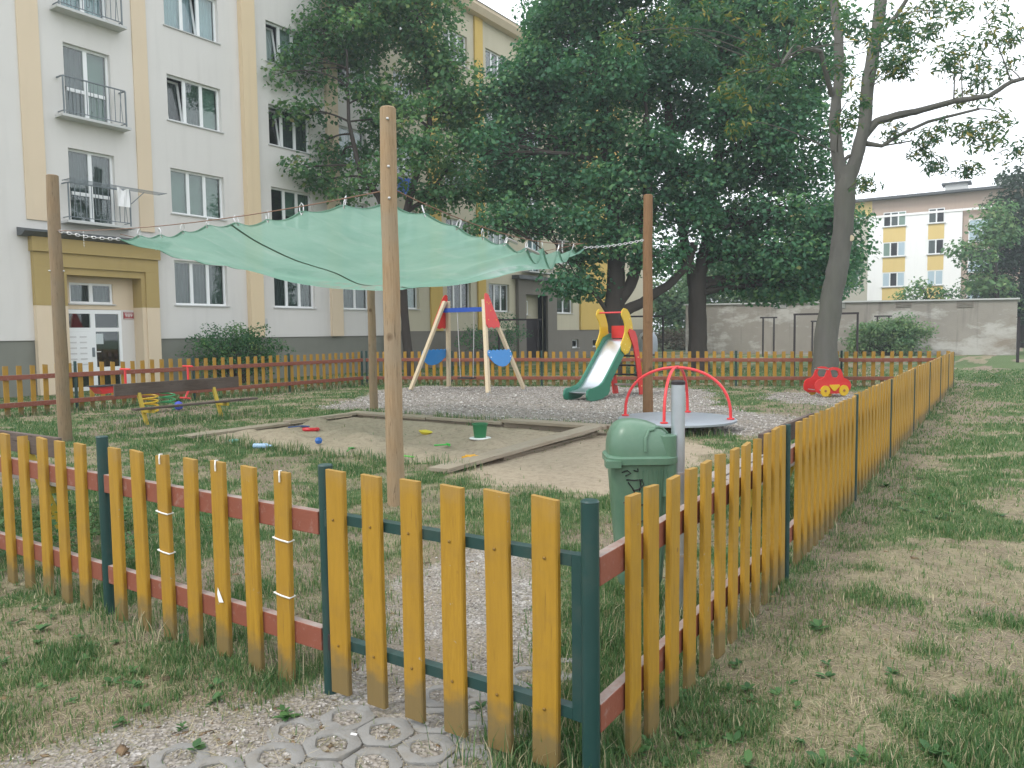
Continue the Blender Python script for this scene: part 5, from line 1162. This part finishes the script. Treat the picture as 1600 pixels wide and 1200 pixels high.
for sx_ in (-1, 1):
    x = sx_*(hw+.026)
    bevel(MB().prism(sideP, 'x', x-.024, x+.024).build('side_panel', MAT['gpanel'], sd_), .006)
    yp = [(1.30, 1.28), (1.36, 1.12), (1.50, 1.04), (1.66, 1.06), (1.78, 1.18), (1.86, 1.36), (1.90, 1.55), (1.88, 1.75), (1.80, 1.93), (1.72, 2.05), (1.60, 2.14), (1.46, 2.16), (1.36, 2.10), (1.33, 2.0), (1.38, 1.92), (1.46, 1.84), (1.51, 1.72), (1.50, 1.58), (1.42, 1.44)]
    xo = sx_*(hw+.066)
    bevel(MB().prism(yp, 'x', xo-.013, xo+.013).build('handrail_panel', MAT['ypanel'], sd_), .005)
    for a, b in ((1.45, 1.15), (1.58, 1.13), (1.70, 1.2), (1.50, 1.28), (1.62, 1.42), (1.78, 1.45), (1.80, 1.7), (1.72, 1.9)):
        xx = xo+sx_*.0131; MB().tube([(xx, a, b), (xx+sx_*.008, a, b)], .016, 8).build('bolt_cap', CAPY, sd_)
    rp = [(1.62, 1.58), (1.70, 1.66), (1.95, 1.60), (2.06, 1.45), (2.16, 1.1), (2.30, .6), (2.46, .02), (2.46, -.02), (2.20, -.02), (2.18, .1), (2.02, .8), (1.88, 1.22)]
    xr = sx_*(hw+.096)
    bevel(MB().prism(rp, 'x', xr-.014, xr+.014).build('ladder_panel', MAT['red'], sd_), .005)
    for a, b in ((2.1, .95), (2.28, .22), (2.36, .22)):
        xx = xr+sx_*.0141; MB().tube([(xx, a, b), (xx+sx_*.008, a, b)], .018, 8).build('bolt_cap', CAPY, sd_)
MB().box((-hw-.08, 1.93, 1.18), (hw+.08, 2.12, 1.22)).build('platform', MAT['grey_board'], sd_)
for i, (y, z) in enumerate(((2.10, .98), (2.17, .74), (2.24, .50), (2.31, .24))):
    MB().box((-hw-.08, y-.07, z-.02), (hw+.08, y+.07, z+.02)).build('rung', MAT['black_iron'] if i < 3 else MAT['grey_board'], sd_)
MB().box((-hw+.02, 1.93, 1.43), (hw-.2, 1.955, 1.74)).build('red_panel', MAT['red'], sd_)
MB().tube([(-hw-.05, 1.48, 2.06), (hw+.05, 1.48, 2.06)], .02, 10).build('grab_bar', MAT['red_tube'], sd_, smooth=True)

# ================================================================== ROUNDABOUT
rc = on_z(1057, 655.5, .17); RR_ = .94
rb = thing('roundabout', 'flat grey roundabout with two crossing red hoop handrails', 'roundabout', (rc[0], rc[1], 0), math.radians(9))
MB().lathe([(.4, .145), (RR_-.03, .145), (RR_, .155), (RR_, .185), (RR_-.02, .20), (.02, .205)], n=48).build('platform', M('grey_tread_sheet', (.36, .40, .44), .5, .1, 8, .4, 90, metal=.5), rb, smooth=True)
MB().lathe([(.15, -.05), (.15, .06), (.42, .10), (.42, .144), (.1, .144)], n=24).build('bearing', MAT['black_iron'], rb, smooth=True)
for k in range(2):
    ca, sa = math.cos(k*math.pi/2), math.sin(k*math.pi/2); pts = []
    for t in np.linspace(0, math.pi, 25):
        r = .85*math.cos(t); h = .22+.79*math.sin(t)**.8+(.012 if k else 0); pts.append((r*ca, r*sa, h))
    MB().tube(pts, .024, 10).build('hoop', MAT['red_tube'], rb, smooth=True)
    for s_ in (-1, 1): MB().lathe([(.06, .2051), (.06, .222), (.03, .226)], (s_*.85*ca, s_*.85*sa, 0), 12).build('flange', MAT['red_tube'], rb)

# ================================================================== LITTER BIN ON POST
gp_ = thing('metal_post', 'galvanised steel post carrying the green litter bin', 'post', (-1.55, 3.97, 0))
MB().tube([(0, 0, -.1), (0, 0, 1.305)], .037, 18).build('tube', MAT['galv'], gp_, smooth=True)
MB().lathe([(.036, 1.3055), (.0385, 1.306), (.0385, 1.322), (.03, 1.328)], n=18).build('cap', MAT['black_iron'], gp_)
bn = thing('litter_bin', 'green plastic litter bin with domed lid and black scribble', 'litter bin', (-1.755, 3.912, 0), YAW)
W0, W1 = .185, .125; zb0, zb1 = .20, .88
def rrect(wx, wy, r, n=6):
    o = []
    for cx, cy, a0 in ((wx-r, wy-r, 0), (-wx+r, wy-r, 90), (-wx+r, -wy+r, 180), (wx-r, -wy+r, 270)):
        for i in range(n+1): a = math.radians(a0+90*i/n); o.append((cx+r*math.cos(a), cy+r*math.sin(a)))
    return o
def loft(secs, close=True):
    m = MB(); n = len(secs[0][0]); v = []
    for ring_, z in secs: v += [(p[0], p[1], (p[2] if len(p) > 2 else 0)+z) for p in ring_]
    f = []
    for i in range(len(secs)-1):
        for k in range(n): a = i*n+k; b = i*n+(k+1) % n; f.append((a, b, b+n, a+n))
    if close: f += [tuple(reversed(range(n))), tuple(range((len(secs)-1)*n, len(secs)*n))]
    return m.add(v, f)
secs = [(rrect(W1*.93, .10, .08), zb0-.01), (rrect(W1, .11, .085), zb0+.02)]
for t in np.linspace(.1, 1, 6): secs.append((rrect(W1+(W0-.012-W1)*t, .11+.045*t, .09), zb0+.02+(zb1-zb0-.02)*t))
loft(secs).build('body', MAT['bin'], bn, smooth=True)
loft([(rrect(W0+.003, .165, .095), .878), (rrect(W0+.012, .175, .1), .882), (rrect(W0+.012, .175, .1), .915), (rrect(W0-.002, .165, .095), .925)]).build('rim', MAT['bin'], bn, smooth=True)
m = MB(); n = 32
dome = []
for t in np.linspace(0, 1, 9):
    a = t*math.pi/2; s_ = math.cos(a)**.55; h = .195*math.sin(a)
    R_ = rrect(max(.006, (W0-.006)*s_), max(.006, .158*s_), max(.004, .092*s_)); sh_ = -.02*t
    dome.append(([(x+sh_, y, -.25*max(0, x)*t) for x, y in R_], .92+h))
loft(dome).build('lid', MAT['bin'], bn, smooth=True)
MB().box((-W0-.022, -.10, .868), (-W0+.06, -.182, .905)).build('lip', MAT['bin'], bn)
bevel(MB().tube([(.135, -.10, .70), (.135, -.10, 1.035)], .052, 16).build('hinge_housing', MAT['bin'], bn, smooth=True), .004)
def dome_pt(i, t):
    q = t*8; j = min(7, int(q)); f_ = q-j; i0 = int(i) % 28; i1 = (i0+1) % 28; g_ = i-int(i); P_ = []
    for jj in (j, j+1):
        r0, z0_ = dome[jj]; A_, B_ = np.array(r0[i0]), np.array(r0[i1]); P_.append(A_*(1-g_)+B_*g_+np.array([0, 0, z0_]))
    return P_[0]*(1-f_)+P_[1]*f_
key = [(20.55, .1), (20.6, .35), (20.8, .55), (22, .66), (24, .68), (26, .64), (27, .5), (27.3, .3)]
rimp = []
for (i0, t0), (i1, t1) in zip(key, key[1:]):
    for f_ in (0, .33, .66): p_ = dome_pt(i0+(i1-i0)*f_, t0+(t1-t0)*f_); rimp.append(tuple(p_+np.array([p_[0]*.02, p_[1]*.03, .002])))
MB().tube(rimp, .0085, 7).build('throw_opening_rim', MAT['bin'], bn, smooth=True)
# ribs on the body and scribble
for i in range(7):
    x = -.03+i*.026; MB().beam((x*.72, -.1075-.0035, zb0+.06), (x, -.152-.0035, zb1-.03), .004, .005, (0, 1, 0)).build('rib', MAT['bin'], bn)
def stroke(pts):
    q = []
    for u, vv in pts:
        t = (vv-zb0-.02)/(zb1-zb0-.02); yy = -(.11+.045*t)-.0035; q.append((u, yy, vv))
    gm_.tube(q, .0035, 4)
gm_ = MB()
stroke([(-.095, .80), (-.05, .795), (-.01, .80), (.0, .77), (-.03, .745), (-.05, .74)]); stroke([(-.085, .785), (-.06, .75), (-.045, .72), (-.05, .70)]); stroke([(-.02, .80), (-.015, .76), (-.025, .735)])
stroke([(-.11, .67), (-.08, .685), (-.055, .67), (-.06, .645), (-.075, .62), (-.05, .60)]); stroke([(-.04, .655), (.0, .66), (.02, .65)]); stroke([(-.03, .56), (.0, .57), (.025, .56)]); stroke([(-.04, .53), (.01, .50), (.02, .45)]); stroke([(-.12, .84), (-.09, .85), (-.07, .835), (-.10, .82)]); stroke([(-.055, .85), (-.03, .845), (-.035, .86)])
gm_.build('scribble', MAT['ink'], bn)
for z in (.82, .36):
    m = MB(); m.lathe([(.0375, z-.006), (.041, z-.006), (.041, z+.006), (.0375, z+.006)], (-1.55, 3.97, 0), 18); m.build('strap', MAT['zinc'], bn, True)
MB().box((.13, -.03, .55), (.20, .03, .75)).build('bracket', MAT['black_iron'], bn)

# ================================================================== SPRING CAR
cc = on_z(1292, 620, 0.0); cz_ = gz(cc[0], cc[1])
car = thing('spring_rider', 'red wooden spring rider shaped like a car with yellow wheels', 'spring rider', (cc[0], cc[1], cz_), YAW+math.radians(14))
bodyP = [(-.46, .16), (-.48, .26), (-.46, .36), (-.40, .42), (-.28, .45), (-.22, .50), (-.17, .62), (-.10, .69), (0.0, .71), (.10, .70), (.20, .66), (.25, .56), (.28, .46), (.38, .42), (.46, .36), (.49, .28), (.47, .18), (.36, .10), (.10, .09), (-.2, .10), (-.36, .10)]
winP = [(-.10, .50), (-.12, .56), (-.09, .63), (-.02, .65), (.08, .64), (.14, .60), (.15, .52), (.12, .47), (0, .46), (-.07, .47)]
def ring_plate(outer, inner, y0, y1):
    """plate with a window: outer outline bridged to the inner one"""
    b = bmesh.new(); vo = [b.verts.new((x, y0, z)) for x, z in outer]; vi = [b.verts.new((x, y0, z)) for x, z in inner]
    es = [b.edges.new((q[i], q[(i+1) % len(q)])) for q in (vo, vi) for i in range(len(q))]
    bmesh.ops.triangle_fill(b, edges=es, use_beauty=True, use_dissolve=False)
    r = bmesh.ops.extrude_face_region(b, geom=list(b.faces)); bmesh.ops.translate(b, verts=[e for e in r['geom'] if isinstance(e, bmesh.types.BMVert)], vec=(0, y1-y0, 0))
    bmesh.ops.recalc_face_normals(b, faces=b.faces); me = bpy.data.meshes.new('side_panel'); b.to_mesh(me); b.free(); return me
for y in (-.22, .20):
    me = ring_plate(bodyP, winP, y, y+.03); me.materials.append(MAT['red']); o = link('side_panel', me, car)
    if y > 0: o.location = (-.0, 0, 0)
for x in (-.22, .28):
    for y, sg in ((-.222, -1), (.232, 1)):
        w_ = MB(); w_.tube([(x, y, .16), (x, y+sg*.024, .16)], .125, 24); wo = w_.build('wheel', MAT['ypanel'], car, smooth=True)
        h_ = MB(); h_.tube([(x, y+sg*.0242, .16), (x, y+sg*.034, .16)], .03, 12); h_.build('hub', M('hub_brown', (.3, .12, .05), .6, .05), wo)
for y, sg in ((-.222, -1), (.232, 1)):
    gq = [(-.10, .26), (-.10, .30), (.16, .30), (.17, .26), (.12, .22), (.07, .17), (.03, .15), (-.02, .17), (-.06, .22)]
    bevel(MB().prism(gq, 'y', y, y+sg*.02).build('running_board', MAT['ypanel'], car), .004)
MB().tube([(-.15, -.25, .66), (-.15, .26, .66)], .012, 8).build('handlebar', MAT['zinc'], car)
MB().tube([(-.36, -.25, .18), (-.36, .26, .18)], .012, 8).build('foot_bar', MAT['zinc'], car)
MB().box((-.05, -.189, .28), (.22, .199, .31)).build('seat', MAT['red'], car)
def coil(turns, r, z0, z1, wr_, c=(0, 0)): return [(c[0]+r*math.cos(t*2*math.pi*turns), c[1]+r*math.sin(t*2*math.pi*turns), z0+(z1-z0)*t) for t in np.linspace(0, 1, int(turns*14))]
MB().tube(coil(4, .10, -.02, .24, .013), .016, 6).build('spring', MAT['ypanel'], car, smooth=True)
MB().box((-.12, -.18, .245), (.12, .19, .28)).build('spring_plate', MAT['black_iron'], car)

# ================================================================== SPRING SEESAW
sxw = -15.4
ss = thing('spring_seesaw', 'red seesaw beam on coil springs with T shaped handles behind the bench', 'seesaw', (sxw, 9.45, 0))
MB().beam((sxw, 8.35, .57), (sxw, 10.5, .57), .10, .09).build('beam', MAT['red_tube'], ss, True)
for y, sg in ((8.28, -1), (10.55, 1)):
    MB().prism([(y-.26, .615), (y+.26, .615), (y+.2, .50), (y-.14, .47)] if sg < 0 else [(y-.26, .615), (y+.26, .615), (y+.14, .50), (y-.2, .50)], 'x', sxw-.16, sxw+.16).build('seat_block', MAT['red'], ss, True)
    MB().box((sxw-.19, y-.30, .617), (sxw+.19, y+.28, .635)).build('seat', MAT['rubber'], ss, True)
    hy = y-sg*.42; hh = MB(); hh.tube([(sxw, hy, .60), (sxw, hy, .94)], .024, 8); hh.tube([(sxw-.18, hy, .94), (sxw+.18, hy, .94)], .02, 8); hh.build('handle', MAT['red_tube'], ss, True, True)
MB().tube([(sxw, 10.2, .54), (sxw+.03, 10.02, .24)], .024, 8).build('foot_rest', MAT['red_tube'], ss, True); MB().tube([(sxw-.16, 10.02, .24), (sxw+.2, 10.02, .24)], .02, 8).build('foot_rest', MAT['red_tube'], ss, True)
for y, mt in ((9.22, MAT['ypanel']), (9.62, M('spring_green', (.05, .32, .12), .4))):
    MB().tube(coil(5, .15, .02, .52, .014, (sxw, y)), .018, 6).build('spring', mt, ss, True, True)
p = on_z(279, 631, .15)
tag(MB().lathe([(.01, -.1), (.07, -.07), (.1, 0), (.07, .07), (.01, .1)], (p[0], p[1], .11), 14).build('ball', toy_mat('ball_blue', (.06, .09, .45)), smooth=True), 'blue ball lying in the grass under the seesaw', 'ball')

# ================================================================== BENCHES
def bench(label, x, y, rz, L_, seat_z, back_z, bh, seat_mat, legs, back_off=.34, sw_=.13, n_seat=1, seat_shift=0):
    b = thing('bench', label, 'bench', (x, y, 0), rz, 'park benches')     # local x along the bench, +y the sitter's front
    bevel(MB().box((-L_/2, -back_off-.02, back_z-bh), (L_/2, -back_off+.02, back_z)).build('backrest', MAT['dark_board'], b), .006)
    for i in range(n_seat): bevel(MB().box((-L_/2+seat_shift, -sw_/2+.03-i*(sw_+.02), seat_z-.04), (L_/2+seat_shift, sw_/2+.03-i*(sw_+.02), seat_z)).build('seat', MAT[seat_mat], b), .006)
    for lx in legs:
        m = MB(); m.beam((lx, -.12, -.05), (lx, -back_off-.048, back_z-bh*.35), .06, .05, (0, 1, 0)); m.build('leg', MAT['yellow_metal'], b)
        m = MB(); m.beam((lx, -back_off+.10, seat_z-.08), (lx, .09, seat_z-.08), .05, .06); m.build('bracket', MAT['yellow_metal'], b)
    return b
bench('old bench with dark plank back and yellow legs by the left fence', -13.15, 8.72, -math.pi/2, 2.62, .33, .76, .22, 'dark_board', (-.72, .85), .36, .15, 1, -.12)
bench('bench with dark plank back standing just behind the front picket fence', -7.32, 3.28, 0, 2.3, .43, .83, .16, 'grey_board', (-.75, .68), .34, .16, 2)
bench('bench with pale grey seat behind the right picket fence near the bin', -2.0, 6.78, math.pi/2, 1.75, .43, .80, .16, 'grey_board', (-.6, .55), .36, .14, 3)

# ================================================================== IRON FRAMES ON THE LAWN
def frame3(nm, label, p, q, h, r=.035, group='iron frames on the lawn', top=.0):
    p, q = np.array(p), np.array(q); c = (p+q)/2; t = thing(nm, label, 'iron frame', (c[0], c[1], 0), 0, group)
    for a in (p, q): MB().beam((a[0], a[1], -.1), (a[0], a[1], h-.03), r*1.6, r*1.6, (0, 1, 0)).build('upright', MAT['black_iron'], t, True)
    d = (q-p)/np.linalg.norm(q-p); MB().beam((*(p-d*(r+top))[:2], h), (*(q+d*(r+top))[:2], h), r*1.8, r*1.7).build('crossbar', MAT['black_iron'], t, True); return t
gl, gr_ = at_d(1241, 560, 24.5)[:2], at_d(1339, 560, 23.6)[:2]
frame3('carpet_frame', 'tall dark goal shaped iron carpet frame behind the ash trunk', gl, gr_, 2.07, .035)
a1, a2 = at_d(780, 560, 31)[:2], at_d(841, 560, 31)[:2]
frame3('carpet_frame', 'dark iron carpet frame in front of the brown doorway', a1, a2, 2.12, .04, top=.12)
a1, a2 = at_d(968, 560, 31.5)[:2], at_d(1036, 560, 31.5)[:2]
frame3('carpet_frame', 'dark iron carpet frame beside the reddish wooden pole', a1, a2, 2.2, .04)
for (p0, p1, lab) in ((1192, 1209, 'pair of clothesline poles left of the ash trunk'), (1269, 1276, 'clothesline poles half hidden behind the ash trunk'), (1370, 1388, 'clothesline poles in front of the light green shrub'), (1457.5, 1465, 'clothesline poles right of the shrub by the stained wall')):
    a1, a2 = at_d(p0, 540, 45)[:2], at_d(p1, 540, 45 if p1-p0 > 10 else 45.6)[:2]
    frame3('clothesline_pole', 'dark iron '+lab, a1, a2, 2.3 if p0 != 1269 else 2.05, .05, 'clothesline poles', .12)
q = at_d(1590, 560, 34); t = thing('iron_post', 'black iron post at the right edge of the lawn', 'post', (q[0], q[1], 0))
MB().beam((0, 0, -.1), (0, 0, 2.0), .12, .12, (0, 1, 0)).build('upright', MAT['black_iron'], t); MB().box((-.1, -.1, 2.001), (.1, .1, 2.03)).build('cap', MAT['black_iron'], t)
# bottle bank at the street
q = at_d(1012, 545, 50); t = thing('recycling_container', 'grey blue bell shaped recycling container behind the tree trunk', 'container', (q[0], q[1], 0), .3)
MB().lathe([(.5, .05), (.62, .1), (.66, .7), (.62, 1.15), (.45, 1.45), (.15, 1.58)], n=16).build('shell', M('container_grey_blue', (.32, .36, .40), .5, .08), t, smooth=True)
MB().lathe([(.06, 1.581), (.06, 1.66), (.12, 1.68), (.02, 1.72)], n=10).build('lifting_ring', MAT['zinc'], t)
MB().tube([(-.2, -.58, 1.15), (-.2, -.66, 1.17)], .13, 12).build('throw_hole', MAT['rubber'], t)
MB().box((-.52, -.52, -.05), (.52, .52, .045)).build('base', MAT['rubber'], t)

# ================================================================== GRASS, WEEDS, PEBBLES, LITTER
def keep_out(x, y):
    return (np.abs(y-FYL) < .02) & (x < -1.2)
def blades(n, rmin, rmax, hscale, wscale, name, seed, straw=False, power=1.0):
    r = np.random.default_rng(seed)
    az = YAW+r.uniform(-math.radians(44), math.radians(44), n); u = r.random(n)
    rad = rmin*(rmax/rmin)**(u**power)
    x, y = -np.sin(az)*rad, np.cos(az)*rad
    g, gr, sa, di = masks(x, y)
    clump = fbm(x*4+3, y*4+8, 3); c2 = np.clip((clump-.42)*5, 0, 1)
    if straw: pr = np.clip(.35+.5*(1-g), 0, 1)*(1-sa)*(1-.85*gr)*(.4+.6*di+.3)
    else: pr = np.clip(g*1.5*(.35+.75*c2)+.13, 0, 1)*(1-.96*gr)*(1-.98*sa)
    k = (r.random(n) < pr) & (y > .6) & (y < 40) & (x > -22.5)
    x, y, g, c2, rad = x[k], y[k], g[k], c2[k], rad[k]; n = len(x)
    far = np.clip(rad/6, 1, 5)
    if straw: h = r.uniform(.035, .14, n)*hscale; lean = r.uniform(.85, 1.25, n); w_ = r.uniform(.0008, .0017, n)*wscale*far; tint = np.clip(r.normal(.84, .13, n), .5, 1)
    else:
        h = (r.uniform(.018, .05, n)+.05*c2*r.random(n)*np.clip(g*1.3, .2, 1))*hscale; lean = r.uniform(.15, .75, n); w_ = r.uniform(.0016, .0036, n)*wscale*far
        tint = np.clip(r.normal(.30, .14, n)+.25*(1-g), 0, .75); tint = np.where(r.random(n) < .13, r.uniform(.7, 1, n), tint)
    a = r.uniform(0, 2*np.pi, n); z = terrain(x, y)-.006
    dx, dy = np.cos(a), np.sin(a); sxx, syy = -dy, dx
    l1, l2 = h*np.sin(lean*.55)*.55, h*np.sin(lean)*1.0; z1, z2 = h*np.cos(lean*.55)*.55, h*np.maximum(np.cos(lean), .12 if straw else .2)
    if straw: l1, l2, z1, z2 = h*.5, h, h*r.uniform(.02, .10, n)+.004, h*r.uniform(0, .2, n)
    B0_ = np.stack([x-sxx*w_, y-syy*w_, z], 1); B1_ = np.stack([x+sxx*w_, y+syy*w_, z], 1)
    M0 = np.stack([x+dx*l1-sxx*w_*.8, y+dy*l1-syy*w_*.8, z+z1], 1); M1 = np.stack([x+dx*l1+sxx*w_*.8, y+dy*l1+syy*w_*.8, z+z1], 1)
    T_ = np.stack([x+dx*l2, y+dy*l2, z+z2+.004], 1)
    V = np.stack([B0_, B1_, M1, M0, T_], 1).reshape(-1, 3); b = np.arange(n)[:, None]*5
    Fc = np.concatenate([b+np.array([[0, 1, 2]]), b+np.array([[0, 2, 3]]), b+np.array([[3, 2, 4]])], 0)
    o = link(name, np_mesh(name, V, Fc, MAT['grass'], np.repeat(tint, 5))); return o
o = blades(760000, 1.7, 34, 1.0, 1.0, 'grass', 1); tag(o, 'green grass blades growing in patches over lawn and playground', kind='stuff')
o = blades(420000, 1.7, 24, 1.0, 1.0, 'dry_grass', 2, True); tag(o, 'dry straw coloured grass lying between the green patches', kind='stuff')
# taller grass at fence feet, poles, bin and sandpit edge
def foot_grass(pts, per, h, seed, name, label):
    r = np.random.default_rng(seed); P = np.repeat(np.array(pts), per, 0)+r.normal(0, .07, (len(pts)*per, 2)); n = len(P); x, y = P[:, 0], P[:, 1]
    hh = h*r.uniform(.4, 1.2, n); lean = r.uniform(.05, .7, n); a = r.uniform(0, 6.28, n); w_ = r.uniform(.0016, .0034, n)*np.clip(np.hypot(x, y)/6, 1, 4); z = terrain(x, y)-.006
    dx, dy = np.cos(a), np.sin(a); l1, l2 = hh*np.sin(lean*.5)*.55, hh*np.sin(lean); z1, z2 = hh*np.cos(lean*.5)*.55, hh*np.cos(lean)
    V = np.stack([np.stack([x+dy*w_, y-dx*w_, z], 1), np.stack([x-dy*w_, y+dx*w_, z], 1), np.stack([x+dx*l1-dy*w_*.8, y+dy*l1+dx*w_*.8, z+z1], 1), np.stack([x+dx*l1+dy*w_*.8, y+dy*l1-dx*w_*.8, z+z1], 1), np.stack([x+dx*l2, y+dy*l2, z+z2], 1)], 1).reshape(-1, 3)
    b = np.arange(n)[:, None]*5; Fc = np.concatenate([b+np.array([[0, 1, 2]]), b+np.array([[0, 2, 3]]), b+np.array([[3, 2, 4]])], 0)
    t = np.where(r.random(n) < .3, r.uniform(.7, 1, n), np.clip(r.normal(.3, .14, n), 0, .65))
    tag(link(name, np_mesh(name, V, Fc, MAT['grass'], np.repeat(t, 5))), label, kind='stuff')
r_ = np.random.default_rng(3)
pts = [(x, FYL+r_.normal(0, .06)) for x in np.arange(-10, -2.7, .11) if r_.random() < .7]+[(RX(y)+r_.normal(.0, .06), y) for y in np.arange(2.6, 23, .17) if r_.random() < .35]
pts += [(LX+r_.normal(.1, .1), y) for y in np.arange(5, 17, .15)]+[(-1.25+r_.normal(0, .1), 2.35+r_.normal(0, .1)) for _ in range(14)]+[(-1.6+r_.normal(0, .2), 3.6+r_.normal(0, .35)) for _ in range(40)]+[(-1.55+r_.normal(0, .12), 2.5+r_.normal(0, .2)) for _ in range(22)]
pts += [(x, 7.0+r_.normal(0, .15)) for x in np.arange(-10.5, -5.3, .12)]+[(x, 11.1+r_.normal(0, .15)) for x in np.arange(-11, -3.5, .15)]+[(-13.2+r_.normal(0, .4), y) for y in np.arange(7, 10.5, .1)]
pts += [(B0[0]+(B1[0]-B0[0])*t+r_.normal(0, .1), B0[1]+(B1[1]-B0[1])*t-.1+r_.normal(0, .1)) for t in np.arange(0, .2, .01)]
foot_grass(pts, 26, .15, 4, 'tall_grass', 'taller uncut grass along fence feet, bin and sandpit edges')
# broad leaved weeds
def weeds():
    r = np.random.default_rng(8); V = []; Fc = []; T = []
    spots = [(-3.0+r.normal(0, .5), 1.7+r.normal(0, .25)) for _ in range(16)]+[(-.9+r.normal(0, .28), 2.5+abs(r.normal(0, .5))) for _ in range(34)]+[(-.3+r.normal(0, .5), 3.2+r.normal(0, .5)) for _ in range(16)]+[(-4.6+r.normal(0, .8), 1.9+r.normal(0, .25)) for _ in range(26)]+[(-5.9+r.normal(0, .5), 3.0+r.normal(0, .3)) for _ in range(110)]+[(-1.5+r.normal(0, .15), 2.5+r.normal(0, .2)) for _ in range(20)]+[(-.6+r.normal(0, .3), 7.6+r.normal(0, .5)) for _ in range(26)]
    for (x, y) in spots:
        tall = x < -5; k = int(r.integers(6, 12)); s0 = r.uniform(.028, .062)*(1.25 if tall else 1)
        for i in range(k):
            a = r.uniform(0, 6.28); e = r.uniform(.1, .7); L_ = s0*r.uniform(.7, 1.2); d = np.array([math.cos(a)*math.cos(e), math.sin(a)*math.cos(e), math.sin(e)]); s_ = np.array([-math.sin(a), math.cos(a), 0])*L_*r.uniform(.22, .38)
            o_ = np.array([x, y, gz(x, y)+(r.uniform(0, .28) if tall else r.uniform(0, .02))]); b = len(V)
            V.extend([o_, o_+d*L_*.35+s_*.8, o_+d*L_*.75+s_*.7-np.array([0, 0, L_*.05]), o_+d*L_*1.05-np.array([0, 0, L_*.15]), o_+d*L_*.75-s_*.7-np.array([0, 0, L_*.05]), o_+d*L_*.35-s_*.8])
            Fc.extend([(b, b+1, b+5), (b+1, b+2, b+5), (b+2, b+4, b+5), (b+2, b+3, b+4)]); T += [float(np.clip(r.normal(.5, .3), 0, 1))]*6
    tag(link('weeds', np_mesh('weeds', np.array(V), np.array(Fc), MAT['weed'], np.array(T))), 'small broad leaved weeds in the grass near the fence', kind='stuff')
weeds()
def scatter_stones(n, name, label, region, smin, smax, seed, mat, flat=.6, litter=False):
    r = np.random.default_rng(seed); x, y = region(r, n); g, gr, sa, di = masks(x, y)
    k = (r.random(n) < (gr if not litter else np.clip(di+.15, 0, 1)*(1-sa))) & ~keep_out(x, y); x, y = x[k], y[k]; n = len(x)
    s_ = r.uniform(smin, smax, n)*np.where(r.random(n) < .06, 1.9, 1); oct_ = np.array([[1, 0, 0], [0, 1, 0], [-1, 0, 0], [0, -1, 0], [0, 0, flat], [0, 0, -flat]])
    a = r.uniform(0, 6.28, n); ca, sa_ = np.cos(a), np.sin(a); J = r.uniform(.65, 1.25, (n, 6, 1)); Q = oct_[None]*J
    if litter: Q[:, :, 0] *= 1.6
    V = np.stack([(Q[:, :, 0]*ca[:, None]-Q[:, :, 1]*sa_[:, None])*s_[:, None]+x[:, None], (Q[:, :, 0]*sa_[:, None]+Q[:, :, 1]*ca[:, None])*s_[:, None]+y[:, None], Q[:, :, 2]*s_[:, None]+(terrain(x, y)+s_*flat*.35)[:, None]], 2).reshape(-1, 3)
    f8 = np.array([[0, 1, 4], [1, 2, 4], [2, 3, 4], [3, 0, 4], [1, 0, 5], [2, 1, 5], [3, 2, 5], [0, 3, 5]]); Fc = (np.arange(n)[:, None, None]*6+f8[None]).reshape(-1, 3)
    tag(link(name, np_mesh(name, V, Fc, mat, np.repeat(np.clip(r.normal(.42, .25, n), 0, 1), 6))), label, kind='stuff')
scatter_stones(26000, 'pebbles', 'loose gravel stones on the path through the gate', lambda r, n: (r.uniform(-3.8, -1.4, n), r.uniform(.7, 4.8, n)), .003, .0075, 5, MAT['pebble'])
scatter_stones(40000, 'gravel', 'grey gravel stones under swing, slide and roundabout', lambda r, n: (r.uniform(-15, -2.4, n), r.uniform(11.2, 20, n)), .012, .024, 6, MAT['pebble'])
scatter_stones(7000, 'leaf_litter', 'dry leaf bits and twigs scattered on bare soil', lambda r, n: (r.uniform(-6, 1.2, n), 1+24*r.random(n)**1.6), .006, .02, 7, MAT['litter'], .12, True)
for o in list(bpy.data.objects):
    if o.type == 'MESH' and o.data.users == 1 and not o.data.name.startswith(o.name.split('.')[0]): o.data.name = o.name

# ================================================================== HAZE VEIL
hz = MB().box((-405, -66, -1.3), (405, 506, 22.5)).build('haze', None); tag(hz, 'thin summer haze over the courtyard', kind='stuff')
m = bpy.data.materials.new('haze_air'); m.use_nodes = True; nn_ = m.node_tree; nn_.nodes.clear(); o = nn_.nodes.new('ShaderNodeOutputMaterial'); pv = nn_.nodes.new('ShaderNodeVolumePrincipled')
pv.inputs['Color'].default_value = (.86, .94, 1, 1); pv.inputs['Density'].default_value = .0014; pv.inputs['Anisotropy'].default_value = .2  # volume added to lift the dark tones like veiling glare in a lens
nn_.links.new(pv.outputs[0], o.inputs['Volume']); hz.data.materials.append(m); hz.display_type = 'WIRE'
